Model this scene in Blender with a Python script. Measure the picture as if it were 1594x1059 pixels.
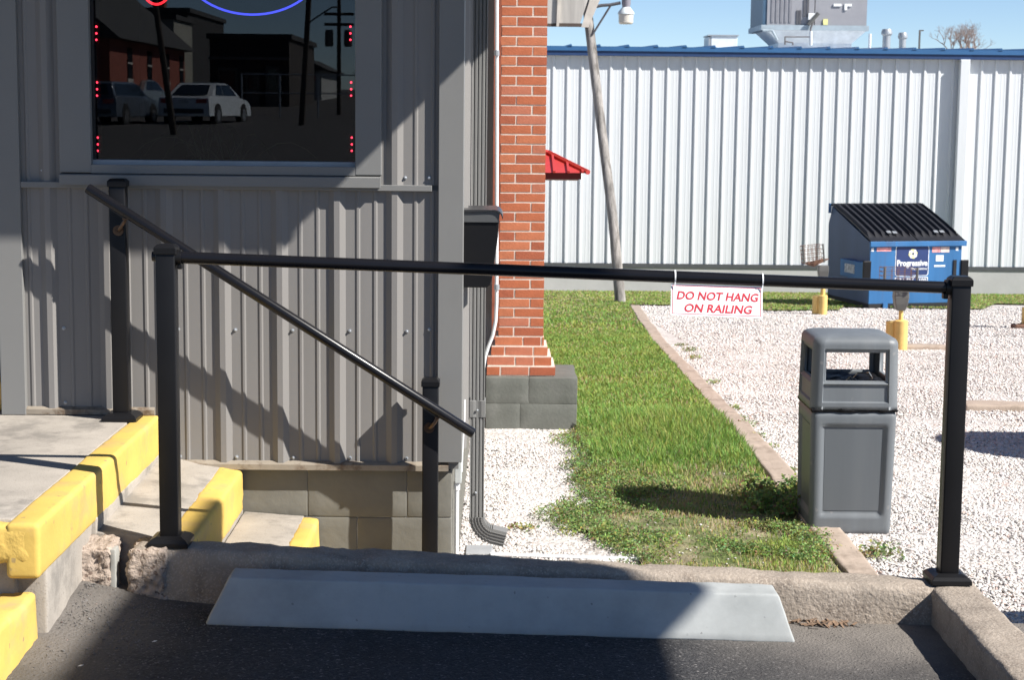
import bpy, bmesh, math, random
import numpy as np
from mathutils import Vector, Matrix, noise
random.seed(7); RS = np.random.RandomState(7)
SC = bpy.context.scene
COL = SC.collection
for o in list(bpy.data.objects): bpy.data.objects.remove(o)

# ------------------------------------------------------------------ camera
FPX, CZ = 2750.0, 1.66                      # focal length in photo pixels (1594 wide), eye height
_p = math.atan(359.5 / FPX); _y = math.atan(20.7 / FPX); _r = .0103
cF = Vector((math.sin(_y)*math.cos(_p), math.cos(_y)*math.cos(_p), -math.sin(_p)))
_R0 = Vector((math.cos(_y), -math.sin(_y), 0)); _U0 = _R0.cross(cF)
cR = _R0*math.cos(_r) + _U0*math.sin(_r); cU = -_R0*math.sin(_r) + _U0*math.cos(_r)
cam = bpy.data.cameras.new('camera'); camo = bpy.data.objects.new('camera', cam); COL.objects.link(camo)
m = Matrix((cR, cU, -cF)).transposed().to_4x4(); m.translation = (0, 0, CZ)
camo.matrix_world = m
cam.sensor_width = 36; cam.lens = FPX/1594*36
cam.clip_start = .05; cam.clip_end = 2000
cam.dof.use_dof = True; cam.dof.focus_distance = 6.9; cam.dof.aperture_fstop = 13
SC.camera = camo

# ------------------------------------------------------------------ light
SUNV = Vector((-1.0, .51, -1.0)).normalized()            # direction the light travels
elev = math.asin(-SUNV.z); azim = math.atan2(-SUNV.x, -SUNV.y)   # clockwise from +Y
W = bpy.data.worlds.new('World'); SC.world = W; W.use_nodes = True
nt = W.node_tree; nt.nodes.clear()
sky = nt.nodes.new('ShaderNodeTexSky'); sky.sky_type = 'NISHITA'; sky.sun_disc = False
sky.sun_elevation = elev; sky.sun_rotation = azim; sky.altitude = 200
sky.air_density = .6; sky.dust_density = 0; sky.ozone_density = 3.0
bg = nt.nodes.new('ShaderNodeBackground'); bg.inputs['Strength'].default_value = .072
wo = nt.nodes.new('ShaderNodeOutputWorld')
nt.links.new(sky.outputs[0], bg.inputs[0]); nt.links.new(bg.outputs[0], wo.inputs[0])
sl = bpy.data.lights.new('sun', 'SUN'); sl.energy = 5.0; sl.angle = math.radians(.53); sl.color = (1, .955, .89)
so = bpy.data.objects.new('sun', sl); COL.objects.link(so)
so.rotation_euler = SUNV.to_track_quat('-Z', 'Y').to_euler(); so.location = (6, -4, 8)
SC.view_settings.view_transform = 'Standard'; SC.view_settings.look = 'None'
SC.view_settings.exposure = .9; SC.view_settings.gamma = 1; SC.view_settings.use_curve_mapping = False
SC.cycles.max_bounces = 8

# ------------------------------------------------------------------ surveying helpers: where a sight line meets a known depth / level
def ray(x, y): return cF*FPX + cR*(x-797) - cU*(y-529.5)
def aY(x, y, Y): d = ray(x, y); return Vector((0, 0, CZ)) + d*(Y/d.y)
def aZ(x, y, z): d = ray(x, y); return Vector((0, 0, CZ)) + d*((z-CZ)/d.z)
def gz(Y): return -.56 if Y < 12.3 else (-.56-.066*(Y-12.3) if Y < 45 else -.56-.066*32.7)
def aG(x, y):
    d = ray(x, y); Y = 6.0
    while Y < 90:
        P = Vector((0, 0, CZ)) + d*(Y/d.y)
        if P.z <= gz(Y): return P
        Y += .03
    return P
def asph(X, Y):
    x = max(-4, min(4, X))
    z = -.012 - .0225*x
    if Y < 2: z += .0205*(2-Y)*min(1, (2-Y)/6)
    z += .075*math.exp(-((X+1.42)/.22)**2 - ((Y-5.75)/.45)**2)
    return z

# ------------------------------------------------------------------ materials
MATS = {}
def nd(nt, t, **k):
    n = nt.nodes.new(t)
    for a, b in k.items(): setattr(n, a, b)
    return n
def mat(name, col, rough=.6, metal=0, var=.12, vscale=6, bump=0, bscale=60, bdist=.004, col2=None, c2scale=3, c2lo=.5, c2hi=.62,
        spec=.5, speck=None, speckscale=150, speckth=.0, streak=False, coat=0):
    if name in MATS: return MATS[name]
    M = bpy.data.materials.new(name); M.use_nodes = True; t = M.node_tree
    B = t.nodes['Principled BSDF']; L = t.links.new
    B.inputs['Roughness'].default_value = rough; B.inputs['Metallic'].default_value = metal
    B.inputs['Specular IOR Level'].default_value = spec
    B.inputs['Coat Weight'].default_value = coat
    tc = nd(t, 'ShaderNodeTexCoord'); vec = tc.outputs['Object']
    if streak:
        mp = nd(t, 'ShaderNodeMapping'); mp.inputs['Scale'].default_value = (1, 1, .08); L(vec, mp.inputs[0]); vec0 = mp.outputs[0]
    else: vec0 = vec
    n = nd(t, 'ShaderNodeTexNoise'); n.inputs['Scale'].default_value = vscale; n.inputs['Detail'].default_value = 6; n.inputs['Roughness'].default_value = .6
    L(vec0, n.inputs['Vector'])
    r = nd(t, 'ShaderNodeMapRange'); r.inputs[1].default_value = .3; r.inputs[2].default_value = .7
    r.inputs[3].default_value = 1-var; r.inputs[4].default_value = 1+var; L(n.outputs[0], r.inputs[0])
    base = nd(t, 'ShaderNodeRGB'); base.outputs[0].default_value = (*col, 1); c = base.outputs[0]
    if col2:
        n2 = nd(t, 'ShaderNodeTexNoise'); n2.inputs['Scale'].default_value = c2scale; n2.inputs['Detail'].default_value = 9; n2.inputs['Roughness'].default_value = .68
        L(vec0, n2.inputs['Vector'])
        mr = nd(t, 'ShaderNodeMapRange'); mr.inputs[1].default_value = c2lo; mr.inputs[2].default_value = c2hi; L(n2.outputs[0], mr.inputs[0])
        mx = nd(t, 'ShaderNodeMix', data_type='RGBA'); L(mr.outputs[0], mx.inputs[0]); L(c, mx.inputs[6]); mx.inputs[7].default_value = (*col2, 1); c = mx.outputs[2]
    if speck:
        v = nd(t, 'ShaderNodeTexVoronoi'); v.inputs['Scale'].default_value = speckscale; L(vec, v.inputs['Vector'])
        sx = nd(t, 'ShaderNodeSeparateColor'); L(v.outputs['Color'], sx.inputs[0])
        mr = nd(t, 'ShaderNodeMapRange'); mr.inputs[1].default_value = 1-speckth; mr.inputs[2].default_value = min(1, 1-speckth+.06); L(sx.outputs[0], mr.inputs[0])
        mx = nd(t, 'ShaderNodeMix', data_type='RGBA'); L(mr.outputs[0], mx.inputs[0]); L(c, mx.inputs[6]); mx.inputs[7].default_value = (*speck, 1); c = mx.outputs[2]
    ml = nd(t, 'ShaderNodeVectorMath', operation='SCALE'); L(c, ml.inputs[0]); L(r.outputs[0], ml.inputs['Scale'])
    L(ml.outputs[0], B.inputs['Base Color'])
    if bump:
        n3 = nd(t, 'ShaderNodeTexNoise'); n3.inputs['Scale'].default_value = bscale; n3.inputs['Detail'].default_value = 8; L(vec, n3.inputs['Vector'])
        b = nd(t, 'ShaderNodeBump'); b.inputs['Strength'].default_value = bump; b.inputs['Distance'].default_value = bdist
        L(n3.outputs[0], b.inputs['Height']); L(b.outputs[0], B.inputs['Normal'])
    MATS[name] = M; return M
def emit(name, col, s):
    M = bpy.data.materials.new(name); M.use_nodes = True; B = M.node_tree.nodes['Principled BSDF']
    B.inputs['Base Color'].default_value = (*col, 1); B.inputs['Emission Color'].default_value = (*col, 1); B.inputs['Emission Strength'].default_value = s
    return M
def attrmat(name, rough=.6, trans=0, spec=.3):
    M = bpy.data.materials.new(name); M.use_nodes = True; t = M.node_tree; B = t.nodes['Principled BSDF']
    a = nd(t, 'ShaderNodeAttribute', attribute_name='tint'); t.links.new(a.outputs['Color'], B.inputs['Base Color'])
    B.inputs['Roughness'].default_value = rough; B.inputs['Specular IOR Level'].default_value = spec
    if trans:
        tr = nd(t, 'ShaderNodeBsdfTranslucent'); t.links.new(a.outputs['Color'], tr.inputs[0])
        mx = nd(t, 'ShaderNodeMixShader'); mx.inputs[0].default_value = trans
        t.links.new(B.outputs[0], mx.inputs[1]); t.links.new(tr.outputs[0], mx.inputs[2]); t.links.new(mx.outputs[0], t.nodes['Material Output'].inputs[0])
    return M

GRAY = mat('grey_painted_steel', (.205, .197, .189), .5, spec=.18, var=.05, vscale=3, bump=.05, bscale=25, bdist=.002, streak=True)
GRAYTRIM = mat('grey_trim_paint', (.192, .192, .187), .45, spec=.18, var=.04, vscale=2, bump=.04, bscale=12)
BASETRIM = mat('base_trim_paint', (.26, .225, .18), .5, var=.15, vscale=8, col2=(.13, .09, .06), c2scale=9)
BLOCKP = mat('painted_block_green_grey', (.125, .13, .115), .7, var=.12, vscale=4, bump=.5, bscale=45, bdist=.004, col2=(.15, .152, .138), c2scale=7, c2lo=.52, c2hi=.7)
FOUND = mat('painted_foundation_block', (.148, .143, .122), .75, var=.12, vscale=4, bump=.5, bscale=30, bdist=.004, col2=(.14, .136, .118), c2scale=5, c2lo=.5, c2hi=.75)
MORTARP = mat('painted_joint', (.30, .295, .27), .8)
BLACK = mat('black_powder_coat', (.009, .009, .010), .38, var=.1, bump=.06, bscale=90, bdist=.001, spec=.22)
BLACKTUBE = mat('black_tube_paint', (.008, .008, .010), .27, var=.1, bump=.05, bscale=40, bdist=.001, spec=.3)
STEEL = mat('bright_steel', (.5, .47, .42), .35, 1, col2=(.22, .1, .05), c2scale=60)
CONC = mat('old_concrete', (.335, .302, .262), .85, var=.14, vscale=5, bump=.4, bscale=140, bdist=.003, col2=(.22, .2, .175), c2scale=4, speck=(.22, .195, .165), speckscale=300, speckth=.06)
KERBM = mat('kerb_concrete', (.285, .24, .195), .9, var=.16, vscale=9, bump=.8, bscale=75, bdist=.007, col2=(.21, .172, .138), c2scale=11, c2lo=.48, c2hi=.66, speck=(.34, .29, .24), speckscale=210, speckth=.25)
ROUGHC = mat('broken_aggregate', (.34, .275, .225), .9, var=.22, vscale=30, bump=.8, bscale=90, bdist=.01, speck=(.16, .115, .09), speckscale=90, speckth=.12)
EDGM = mat('edging_concrete', (.36, .29, .235), .9, var=.15, vscale=6, bump=.5, bscale=60, bdist=.004, col2=(.27, .215, .17), c2scale=5)
WSTOP = mat('smooth_grey_concrete', (.36, .375, .37), .75, var=.06, vscale=5, bump=.15, bscale=60, bdist=.002, col2=(.285, .30, .295), c2scale=4, c2lo=.45, c2hi=.7, speck=(.17, .17, .17), speckscale=160, speckth=.002)
YEL = mat('yellow_kerb_paint', (.60, .415, .105), .75, var=.08, vscale=5, bump=.3, bscale=60, bdist=.003, col2=(.50, .33, .15), c2scale=6, c2lo=.5, c2hi=.72, spec=.25, speck=(.30, .22, .12), speckscale=90, speckth=.008)
YELW = mat('yellow_paint_worn', (.60, .41, .10), .8, var=.12, vscale=5, bump=.6, bscale=45, bdist=.008, col2=(.40, .29, .17), c2scale=5, c2lo=.56, c2hi=.63)
MORTAR = mat('pink_mortar', (.62, .52, .45), .9, var=.12, vscale=20, bump=.3, bscale=90, bdist=.003)
BRICKS = [mat('red_brick_%s' % n, c, .85, var=.14, vscale=14, bump=.6, bscale=110, bdist=.003, col2=(.42, .22, .15), c2scale=22, c2lo=.56+q, c2hi=.95+q)
          for n, c, q in (('plain', (.41, .118, .052), .16), ('dark', (.35, .095, .045), .16), ('light', (.45, .145, .068), .12), ('limed', (.42, .14, .08), .0))]
WHITEW = mat('white_wall_steel', (.65, .675, .695), .55, var=.03, vscale=1.1, spec=.2, streak=True, col2=(.57, .59, .60), c2scale=1.6, c2lo=.5, c2hi=.8)
WHITECONC = mat('white_washed_concrete', (.44, .44, .43), .85, var=.08, vscale=1.5, bump=.2, bscale=12, bdist=.01)
DKTRIM = mat('grey_drip_trim', (.07, .075, .08), .6)
BLUEROOF = mat('blue_roof_steel', (.035, .12, .27), .4, var=.05)
BLUEDARK = mat('blue_fascia', (.015, .045, .13), .5)
WPOLE = mat('weathered_pole_wood', (.25, .235, .22), .9, var=.5, vscale=14, col2=(.12, .11, .10), c2scale=8, c2lo=.5, c2hi=.6, streak=True, bump=.6, bscale=30, bdist=.01)
WBOARD = mat('weathered_white_board', (.42, .40, .37), .85, var=.3, vscale=4, streak=True, col2=(.2, .19, .18), c2scale=2.5, c2lo=.5, c2hi=.75)
REDR = mat('red_roof_steel', (.42, .045, .04), .4, var=.08)
REDD = mat('dark_red_fascia', (.10, .014, .014), .6)
BINM = mat('grey_moulded_plastic', (.132, .146, .158), .5, var=.1, vscale=9, bump=.3, bscale=400, bdist=.001, streak=True, col2=(.155, .165, .172), c2scale=6, c2lo=.5, c2hi=.75, speck=(.2, .2, .2), speckscale=60, speckth=.006)
BINP = mat('grey_smooth_plastic', (.108, .120, .131), .42, var=.08, vscale=7, streak=True, col2=(.128, .137, .145), c2scale=5, c2lo=.5, c2hi=.7)
BAG = mat('black_bin_bag', (.006, .006, .007), .5, spec=.15, bump=.8, bscale=25, bdist=.02)
PVC = mat('white_pvc', (.72, .73, .74), .4, var=.04)
ZIP = mat('white_nylon', (.85, .86, .86), .4)
SIGNW = mat('white_sign_plastic', (.82, .82, .84), .4, var=.02)
SIGNR = mat('red_sign_print', (.5, .02, .035), .5, var=.05)
DBLUE = mat('blue_dumpster_paint', (.038, .145, .33), .55, var=.2, vscale=3, streak=True, spec=.25, col2=(.05, .10, .20), c2scale=6, c2lo=.5, c2hi=.72)
DBSHADED = mat('blue_dumpster_shaded', (.045, .08, .16), .6, var=.15, vscale=2, streak=True)  # dumpster blue darkened and greyed to paint in shade on its left side
DLID = mat('black_dumpster_lid', (.02, .02, .023), .5, var=.2, spec=.3)
NAVY = mat('navy_print', (.015, .035, .13), .5)
WPRINT = mat('white_print', (.78, .8, .8), .5)
YPRINT = mat('yellow_print', (.75, .72, .3), .5)
PINKST = mat('pink_sticker', (.7, .3, .3), .6, var=.4, vscale=20)
BOLY = mat('yellow_post_paint', (.66, .46, .15), .6, var=.12, vscale=6, col2=(.5, .3, .1), c2scale=6, c2lo=.55, c2hi=.7)
BOXG = mat('grey_meter_box', (.10, .10, .095), .5, var=.2)
RUST = mat('rusty_wire', (.16, .085, .055), .8, var=.3, vscale=30)
GALV = mat('galvanised', (.36, .38, .4), .4, .4, var=.12)
RTUG = mat('rooftop_unit_grey', (.27, .27, .29), .55, var=.05)
RTUF = mat('rooftop_frame', (.32, .38, .42), .5)
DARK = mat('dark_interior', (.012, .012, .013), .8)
TWIG = mat('grey_twig', (.24, .19, .17), .9)
LENS = mat('lamp_lens', (.55, .52, .46), .3, var=.05)
SOIL = mat('lawn_soil', (.25, .215, .13), .95, var=.3, vscale=9, bump=.8, bscale=60, bdist=.02, col2=(.09, .12, .03), c2scale=2.5, c2lo=.45, c2hi=.58)

def glass_mat():
    M = bpy.data.materials.new('window_glass'); M.use_nodes = True; t = M.node_tree; t.nodes.clear()
    o = nd(t, 'ShaderNodeOutputMaterial'); mx = nd(t, 'ShaderNodeMixShader'); fr = nd(t, 'ShaderNodeFresnel'); fr.inputs[0].default_value = 1.52
    tr = nd(t, 'ShaderNodeBsdfTransparent'); tr.inputs[0].default_value = (.55, .58, .6, 1); gl = nd(t, 'ShaderNodeBsdfGlossy'); gl.inputs['Roughness'].default_value = 0
    gl.inputs['Color'].default_value = (.95, .97, 1, 1)
    t.links.new(fr.outputs[0], mx.inputs[0]); t.links.new(tr.outputs[0], mx.inputs[1]); t.links.new(gl.outputs[0], mx.inputs[2]); t.links.new(mx.outputs[0], o.inputs[0])
    return M
GLASS = glass_mat()

def gravel_mat():
    M = bpy.data.materials.new('white_gravel_ground'); M.use_nodes = True; t = M.node_tree; B = t.nodes['Principled BSDF']; L = t.links.new
    tc = nd(t, 'ShaderNodeTexCoord'); v = nd(t, 'ShaderNodeTexVoronoi'); v.inputs['Scale'].default_value = 34; L(tc.outputs['Object'], v.inputs['Vector'])
    sp = nd(t, 'ShaderNodeSeparateColor'); L(v.outputs['Color'], sp.inputs[0])
    cr = nd(t, 'ShaderNodeValToRGB'); e = cr.color_ramp.elements; e[0].position = 0; e[0].color = (.30, .27, .24, 1); e[1].position = 1; e[1].color = (.62, .585, .56, 1)
    x = e.new(.18); x.color = (.46, .42, .395, 1); x = e.new(.6); x.color = (.55, .515, .49, 1); L(sp.outputs[0], cr.inputs[0])
    n = nd(t, 'ShaderNodeTexNoise'); n.inputs['Scale'].default_value = .7; n.inputs['Detail'].default_value = 8; L(tc.outputs['Object'], n.inputs['Vector'])
    mr = nd(t, 'ShaderNodeMapRange'); mr.inputs[1].default_value = .35; mr.inputs[2].default_value = .65; mr.inputs[3].default_value = .86; mr.inputs[4].default_value = 1.08; L(n.outputs[0], mr.inputs[0])
    ml = nd(t, 'ShaderNodeVectorMath', operation='SCALE'); L(cr.outputs[0], ml.inputs[0]); L(mr.outputs[0], ml.inputs['Scale']); L(ml.outputs[0], B.inputs['Base Color'])
    b = nd(t, 'ShaderNodeBump'); b.invert = True; b.inputs['Strength'].default_value = .9; b.inputs['Distance'].default_value = .012; L(v.outputs['Distance'], b.inputs['Height']); L(b.outputs[0], B.inputs['Normal'])
    B.inputs['Roughness'].default_value = .9; return M
GRAVEL = gravel_mat()
def asphalt_mat():
    M = bpy.data.materials.new('asphalt'); M.use_nodes = True; t = M.node_tree; B = t.nodes['Principled BSDF']; L = t.links.new
    tc = nd(t, 'ShaderNodeTexCoord'); v = nd(t, 'ShaderNodeTexVoronoi'); v.inputs['Scale'].default_value = 150; L(tc.outputs['Object'], v.inputs['Vector'])
    sp = nd(t, 'ShaderNodeSeparateColor'); L(v.outputs['Color'], sp.inputs[0])
    cr = nd(t, 'ShaderNodeValToRGB'); e = cr.color_ramp.elements; e[0].position = 0; e[0].color = (.013, .013, .015, 1); e[1].position = 1; e[1].color = (.16, .15, .145, 1)
    x = e.new(.6); x.color = (.030, .030, .032, 1); x = e.new(.95); x.color = (.055, .053, .052, 1); L(sp.outputs[0], cr.inputs[0])
    n = nd(t, 'ShaderNodeTexNoise'); n.inputs['Scale'].default_value = 2.2; n.inputs['Detail'].default_value = 9; n.inputs['Roughness'].default_value = .65; L(tc.outputs['Object'], n.inputs['Vector'])
    # light dust along the kerb and in its corner; right side also painted sunlit
    sx = nd(t, 'ShaderNodeSeparateXYZ'); L(tc.outputs['Object'], sx.inputs[0])
    def mr(inp, a, b_, c, d):
        q = nd(t, 'ShaderNodeMapRange'); q.inputs[1].default_value = a; q.inputs[2].default_value = b_; q.inputs[3].default_value = c; q.inputs[4].default_value = d; L(inp, q.inputs[0]); return q.outputs[0]
    def mt(op, a, b_):
        q = nd(t, 'ShaderNodeMath', operation=op, use_clamp=False)
        for i, s in enumerate((a, b_)):
            if isinstance(s, (int, float)): q.inputs[i].default_value = s
            else: L(s, q.inputs[i])
        return q.outputs[0]
    yy = mt('ADD', sx.outputs[1], mt('MULTIPLY', mt('SUBTRACT', n.outputs[0], .5), .5))
    right = mt('MULTIPLY', mr(yy, 5.2, 5.5, .3, 1), mr(sx.outputs[0], .6, 1.0, 0, 1))  # besides dust, this lightens the sunlit asphalt by colour
    xx = mt('ADD', sx.outputs[0], mt('MULTIPLY', mt('SUBTRACT', n.outputs[0], .5), .7))
    left = mt('MULTIPLY', mr(xx, -1.25, -.95, .8, 0), mr(yy, 4.5, 5.3, .35, 1))
    edge = mr(yy, 5.62, 5.76, 0, .6)
    dirt_and_sun = mt('MAXIMUM', mt('MAXIMUM', right, left), edge)
    mx = nd(t, 'ShaderNodeMix', data_type='RGBA'); L(dirt_and_sun, mx.inputs[0]); L(cr.outputs[0], mx.inputs[6]); mx.inputs[7].default_value = (.145, .13, .115, 1)
    ml = nd(t, 'ShaderNodeVectorMath', operation='SCALE'); L(mx.outputs[2], ml.inputs[0]); L(mr(n.outputs[0], .3, .7, .72, 1.3), ml.inputs['Scale']); L(ml.outputs[0], B.inputs['Base Color'])
    n3 = nd(t, 'ShaderNodeTexNoise'); n3.inputs['Scale'].default_value = 110; n3.inputs['Detail'].default_value = 6; L(tc.outputs['Object'], n3.inputs['Vector'])
    b = nd(t, 'ShaderNodeBump'); b.inputs['Strength'].default_value = .9; b.inputs['Distance'].default_value = .008; L(n3.outputs[0], b.inputs['Height']); L(b.outputs[0], B.inputs['Normal'])
    B.inputs['Roughness'].default_value = .8; return M
ASPH = asphalt_mat()

# ------------------------------------------------------------------ object helpers
ORG = {}
def thing(name, label, cat, loc=(0, 0, 0), group=None):
    o = bpy.data.objects.new(name, None); COL.objects.link(o); o.location = loc; o.empty_display_size = .1
    o['label'] = label; o['category'] = cat
    if group: o['group'] = group
    ORG[o.name] = Vector(loc); return o
def tag(o, label=None, cat=None, group=None, kind=None):
    for k, v in (('label', label), ('category', cat), ('group', group), ('kind', kind)):
        if v: o[k] = v
    return o
class MB:
    def __init__(s): s.v = []; s.f = []; s.tint = None
    def add(s, v, f):
        n = len(s.v); s.v += [tuple(a) for a in v]; s.f += [tuple(i+n for i in q) for q in f]; return s
    def box(s, x0, x1, y0, y1, z0, z1, M=None, c=None):
        v = [Vector(p) for p in ((x0,y0,z0),(x1,y0,z0),(x1,y1,z0),(x0,y1,z0),(x0,y0,z1),(x1,y0,z1),(x1,y1,z1),(x0,y1,z1))]
        if M: v = [M @ a for a in v]
        return s.add(v, [(0,3,2,1),(4,5,6,7),(0,1,5,4),(1,2,6,5),(2,3,7,6),(3,0,4,7)])
    def prism(s, poly, d):     # poly: 3D points (planar), extruded by vector d
        n = len(poly); P = [Vector(p) for p in poly]; D = Vector(d)
        v = P + [p+D for p in P]
        f = [tuple(range(n))[::-1], tuple(range(n, 2*n))] + [(i, (i+1) % n, n+(i+1) % n, n+i) for i in range(n)]
        return s.add(v, f)
    def tube(s, pts, r, n=12, caps=True):
        P = [Vector(p) for p in pts]; rings = []
        r = r if isinstance(r, (list, tuple)) else [r]*len(P)
        up = None
        for i, p in enumerate(P):
            t = ((P[min(i+1, len(P)-1)]-p).normalized() + (p-P[max(i-1, 0)]).normalized())
            t = t.normalized() if t.length > 1e-6 else Vector((0, 0, 1))
            if up is None: up = t.orthogonal().normalized()
            up = (up - t*up.dot(t)).normalized(); w = t.cross(up)
            rings.append([p + (up*math.cos(a)+w*math.sin(a))*r[i] for a in [2*math.pi*k/n for k in range(n)]])
        v = [q for g in rings for q in g]; f = []
        for i in range(len(P)-1):
            for k in range(n): f.append((i*n+k, i*n+(k+1) % n, (i+1)*n+(k+1) % n, (i+1)*n+k))
        if caps: f += [tuple(range(n))[::-1], tuple((len(P)-1)*n+k for k in range(n))]
        return s.add(v, f)
    def lathe(s, prof, c=(0, 0, 0), n=16, M=None):   # prof [(r,z)]
        v = []; c = Vector(c)
        for r, z in prof:
            for k in range(n):
                q = Vector((r*math.cos(2*math.pi*k/n), r*math.sin(2*math.pi*k/n), z))
                v.append((M @ q if M else q) + c)
        f = [(i*n+k, i*n+(k+1) % n, (i+1)*n+(k+1) % n, (i+1)*n+k) for i in range(len(prof)-1) for k in range(n)]
        f += [tuple(range(n))[::-1], tuple((len(prof)-1)*n+k for k in range(n))]
        return s.add(v, f)
    def rbox(s, lo, hi, r=.01, seg=.05, amp=0, nsc=8, warp=None, rs=3, amp2=0, nsc2=40):
        ax = []
        for a in range(3):
            L = hi[a]-lo[a]; rr = min(r, L*.499)
            e = [rr*(1-math.cos(math.pi/2*k/rs)) for k in range(rs+1)]
            mid = max(1, int(round((L-2*rr)/seg)))
            ax.append([lo[a]+q for q in e] + [lo[a]+rr+(L-2*rr)*k/mid for k in range(1, mid)] + [hi[a]-q for q in e[::-1]])
        idx = {}; V = []; Fc = []
        lo_ = Vector(lo); hi_ = Vector(hi)
        def vid(i, j, k):
            key = (i, j, k)
            if key in idx: return idx[key]
            p = Vector((ax[0][i], ax[1][j], ax[2][k])); q = Vector([min(max(p[a], lo[a]+min(r, (hi[a]-lo[a])*.499)), hi[a]-min(r, (hi[a]-lo[a])*.499)) for a in range(3)])
            d = p-q; nrm = d.normalized() if d.length > 1e-9 else Vector((0, 0, 1)); p = q+nrm*min(r, max(d.length, min(r, 1))) if d.length > 1e-9 else p
            if amp: p = p + nrm*amp*(noise.fractal(p*nsc, 1.0, 2.0, 4))
            if amp2: p = p + nrm*amp2*(noise.fractal(p*nsc2, 1.0, 2.0, 3))
            if warp: p = warp(p, nrm)
            idx[key] = len(V); V.append(p); return idx[key]
        n0, n1, n2 = len(ax[0]), len(ax[1]), len(ax[2])
        for i in range(n0-1):
            for j in range(n1-1):
                Fc.append((vid(i,j,0), vid(i,j+1,0), vid(i+1,j+1,0), vid(i+1,j,0)))
                Fc.append((vid(i,j,n2-1), vid(i+1,j,n2-1), vid(i+1,j+1,n2-1), vid(i,j+1,n2-1)))
        for i in range(n0-1):
            for k in range(n2-1):
                Fc.append((vid(i,0,k), vid(i+1,0,k), vid(i+1,0,k+1), vid(i,0,k+1)))
                Fc.append((vid(i,n1-1,k), vid(i,n1-1,k+1), vid(i+1,n1-1,k+1), vid(i+1,n1-1,k)))
        for j in range(n1-1):
            for k in range(n2-1):
                Fc.append((vid(0,j,k), vid(0,j,k+1), vid(0,j+1,k+1), vid(0,j+1,k)))
                Fc.append((vid(n0-1,j,k), vid(n0-1,j+1,k), vid(n0-1,j+1,k+1), vid(n0-1,j,k+1)))
        return s.add(V, Fc)
    def build(s, name, m, parent=None, smooth=False, bevel=0, ang=35, label=None, fix=True, solid=0):
        me = bpy.data.meshes.new(name)
        if parent is not None: org = ORG[parent.name]
        else:
            a = np.array(s.v); org = Vector(((a[:, 0].min()+a[:, 0].max())/2, (a[:, 1].min()+a[:, 1].max())/2, a[:, 2].min()))
        me.from_pydata([tuple(Vector(p)-org) for p in s.v], [], s.f); me.update()
        if fix:
            b = bmesh.new(); b.from_mesh(me); bmesh.ops.recalc_face_normals(b, faces=b.faces); b.to_mesh(me); b.free()
        me.materials.append(m)
        o = bpy.data.objects.new(name, me); COL.objects.link(o)
        if parent is None: o.location = org
        else: o.parent = parent
        ORG[o.name] = org
        if solid:
            md = o.modifiers.new('thickness', 'SOLIDIFY'); md.thickness = solid; md.offset = -1
        if bevel:
            md = o.modifiers.new('bevel', 'BEVEL'); md.width = bevel; md.segments = 2; md.limit_method = 'ANGLE'; md.angle_limit = math.radians(40)
        if smooth:
            me.polygons.foreach_set('use_smooth', [True]*len(me.polygons)); me.set_sharp_from_angle(angle=math.radians(ang))
        if label: o['label'] = label
        return o
def copy_tree(o, loc=None, parent=None, ch=None):
    c = o.copy(); COL.objects.link(c); c.parent = parent
    if loc is not None: c.location = loc
    for k in list(o.children): copy_tree(k, None, c)
    return c
def text(s, size, M, m, name, parent, shear=0, bold=0, align='CENTER', ext=.0004, fitw=None, sp=1):
    cu = bpy.data.curves.new('t', 'FONT'); cu.body = s; cu.size = size; cu.shear = shear; cu.offset = bold; cu.align_x = align; cu.align_y = 'CENTER'; cu.extrude = ext; cu.space_character = sp
    cu.resolution_u = 3
    to = bpy.data.objects.new('t', cu); COL.objects.link(to)
    dg = bpy.context.evaluated_depsgraph_get(); dg.update()
    me = bpy.data.meshes.new_from_object(to.evaluated_get(dg)); bpy.data.objects.remove(to)
    if fitw:
        xs = [v.co.x for v in me.vertices]; k = fitw/(max(xs)-min(xs))
        for v in me.vertices: v.co.x *= k
    org = ORG[parent.name]
    for v in me.vertices: v.co = (M @ v.co) - org
    me.materials.clear(); me.materials.append(m); me.name = name
    o = bpy.data.objects.new(name, me); COL.objects.link(o); o.parent = parent; ORG[o.name] = org; return o
FRONT = Matrix(((1,0,0,0),(0,0,-1,0),(0,1,0,0),(0,0,0,1)))      # text plane x,y -> world x,z facing -Y

# ------------------------------------------------------------------ ground
def sheet(name, xs, ys, zf, m, kind='structure'):
    xs = list(xs); ys = list(ys); v = [(x, y, zf(x, y)) for y in ys for x in xs]; n = len(xs)
    f = [(j*n+i, j*n+i+1, (j+1)*n+i+1, (j+1)*n+i) for j in range(len(ys)-1) for i in range(n-1)]
    me = bpy.data.meshes.new(name); me.from_pydata(v, [], f); me.materials.append(m)
    me.polygons.foreach_set('use_smooth', [True]*len(f))
    o = bpy.data.objects.new(name, me); COL.objects.link(o); o['kind'] = kind; return o
lin = lambda a, b, n: [a+(b-a)*k/(n-1) for k in range(n)]
def groundz(x, y):
    b = gz(y)
    if y < 32: b += .012*noise.noise(Vector((x*1.3, y*1.3, 0))) + .008*noise.noise(Vector((x*5, y*5, 3)))
    return b
sheet('gravel_ground', lin(-90, -1, 8)+lin(-.9, 5, 90)+lin(5.5, 110, 30), lin(5.86, 15, 130)+lin(15.3, 45, 60)+lin(50, 900, 12), groundz, GRAVEL)
sheet('asphalt', lin(-120, -3, 10)+lin(-2.8, 3, 90)+lin(4, 120, 10), lin(-160, 2, 30)+lin(2.2, 5.80, 70), lambda x, y: asph(x, y)+.004*noise.fractal(Vector((x*6, y*6, 0)), 1, 2, 4), ASPH)

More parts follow.
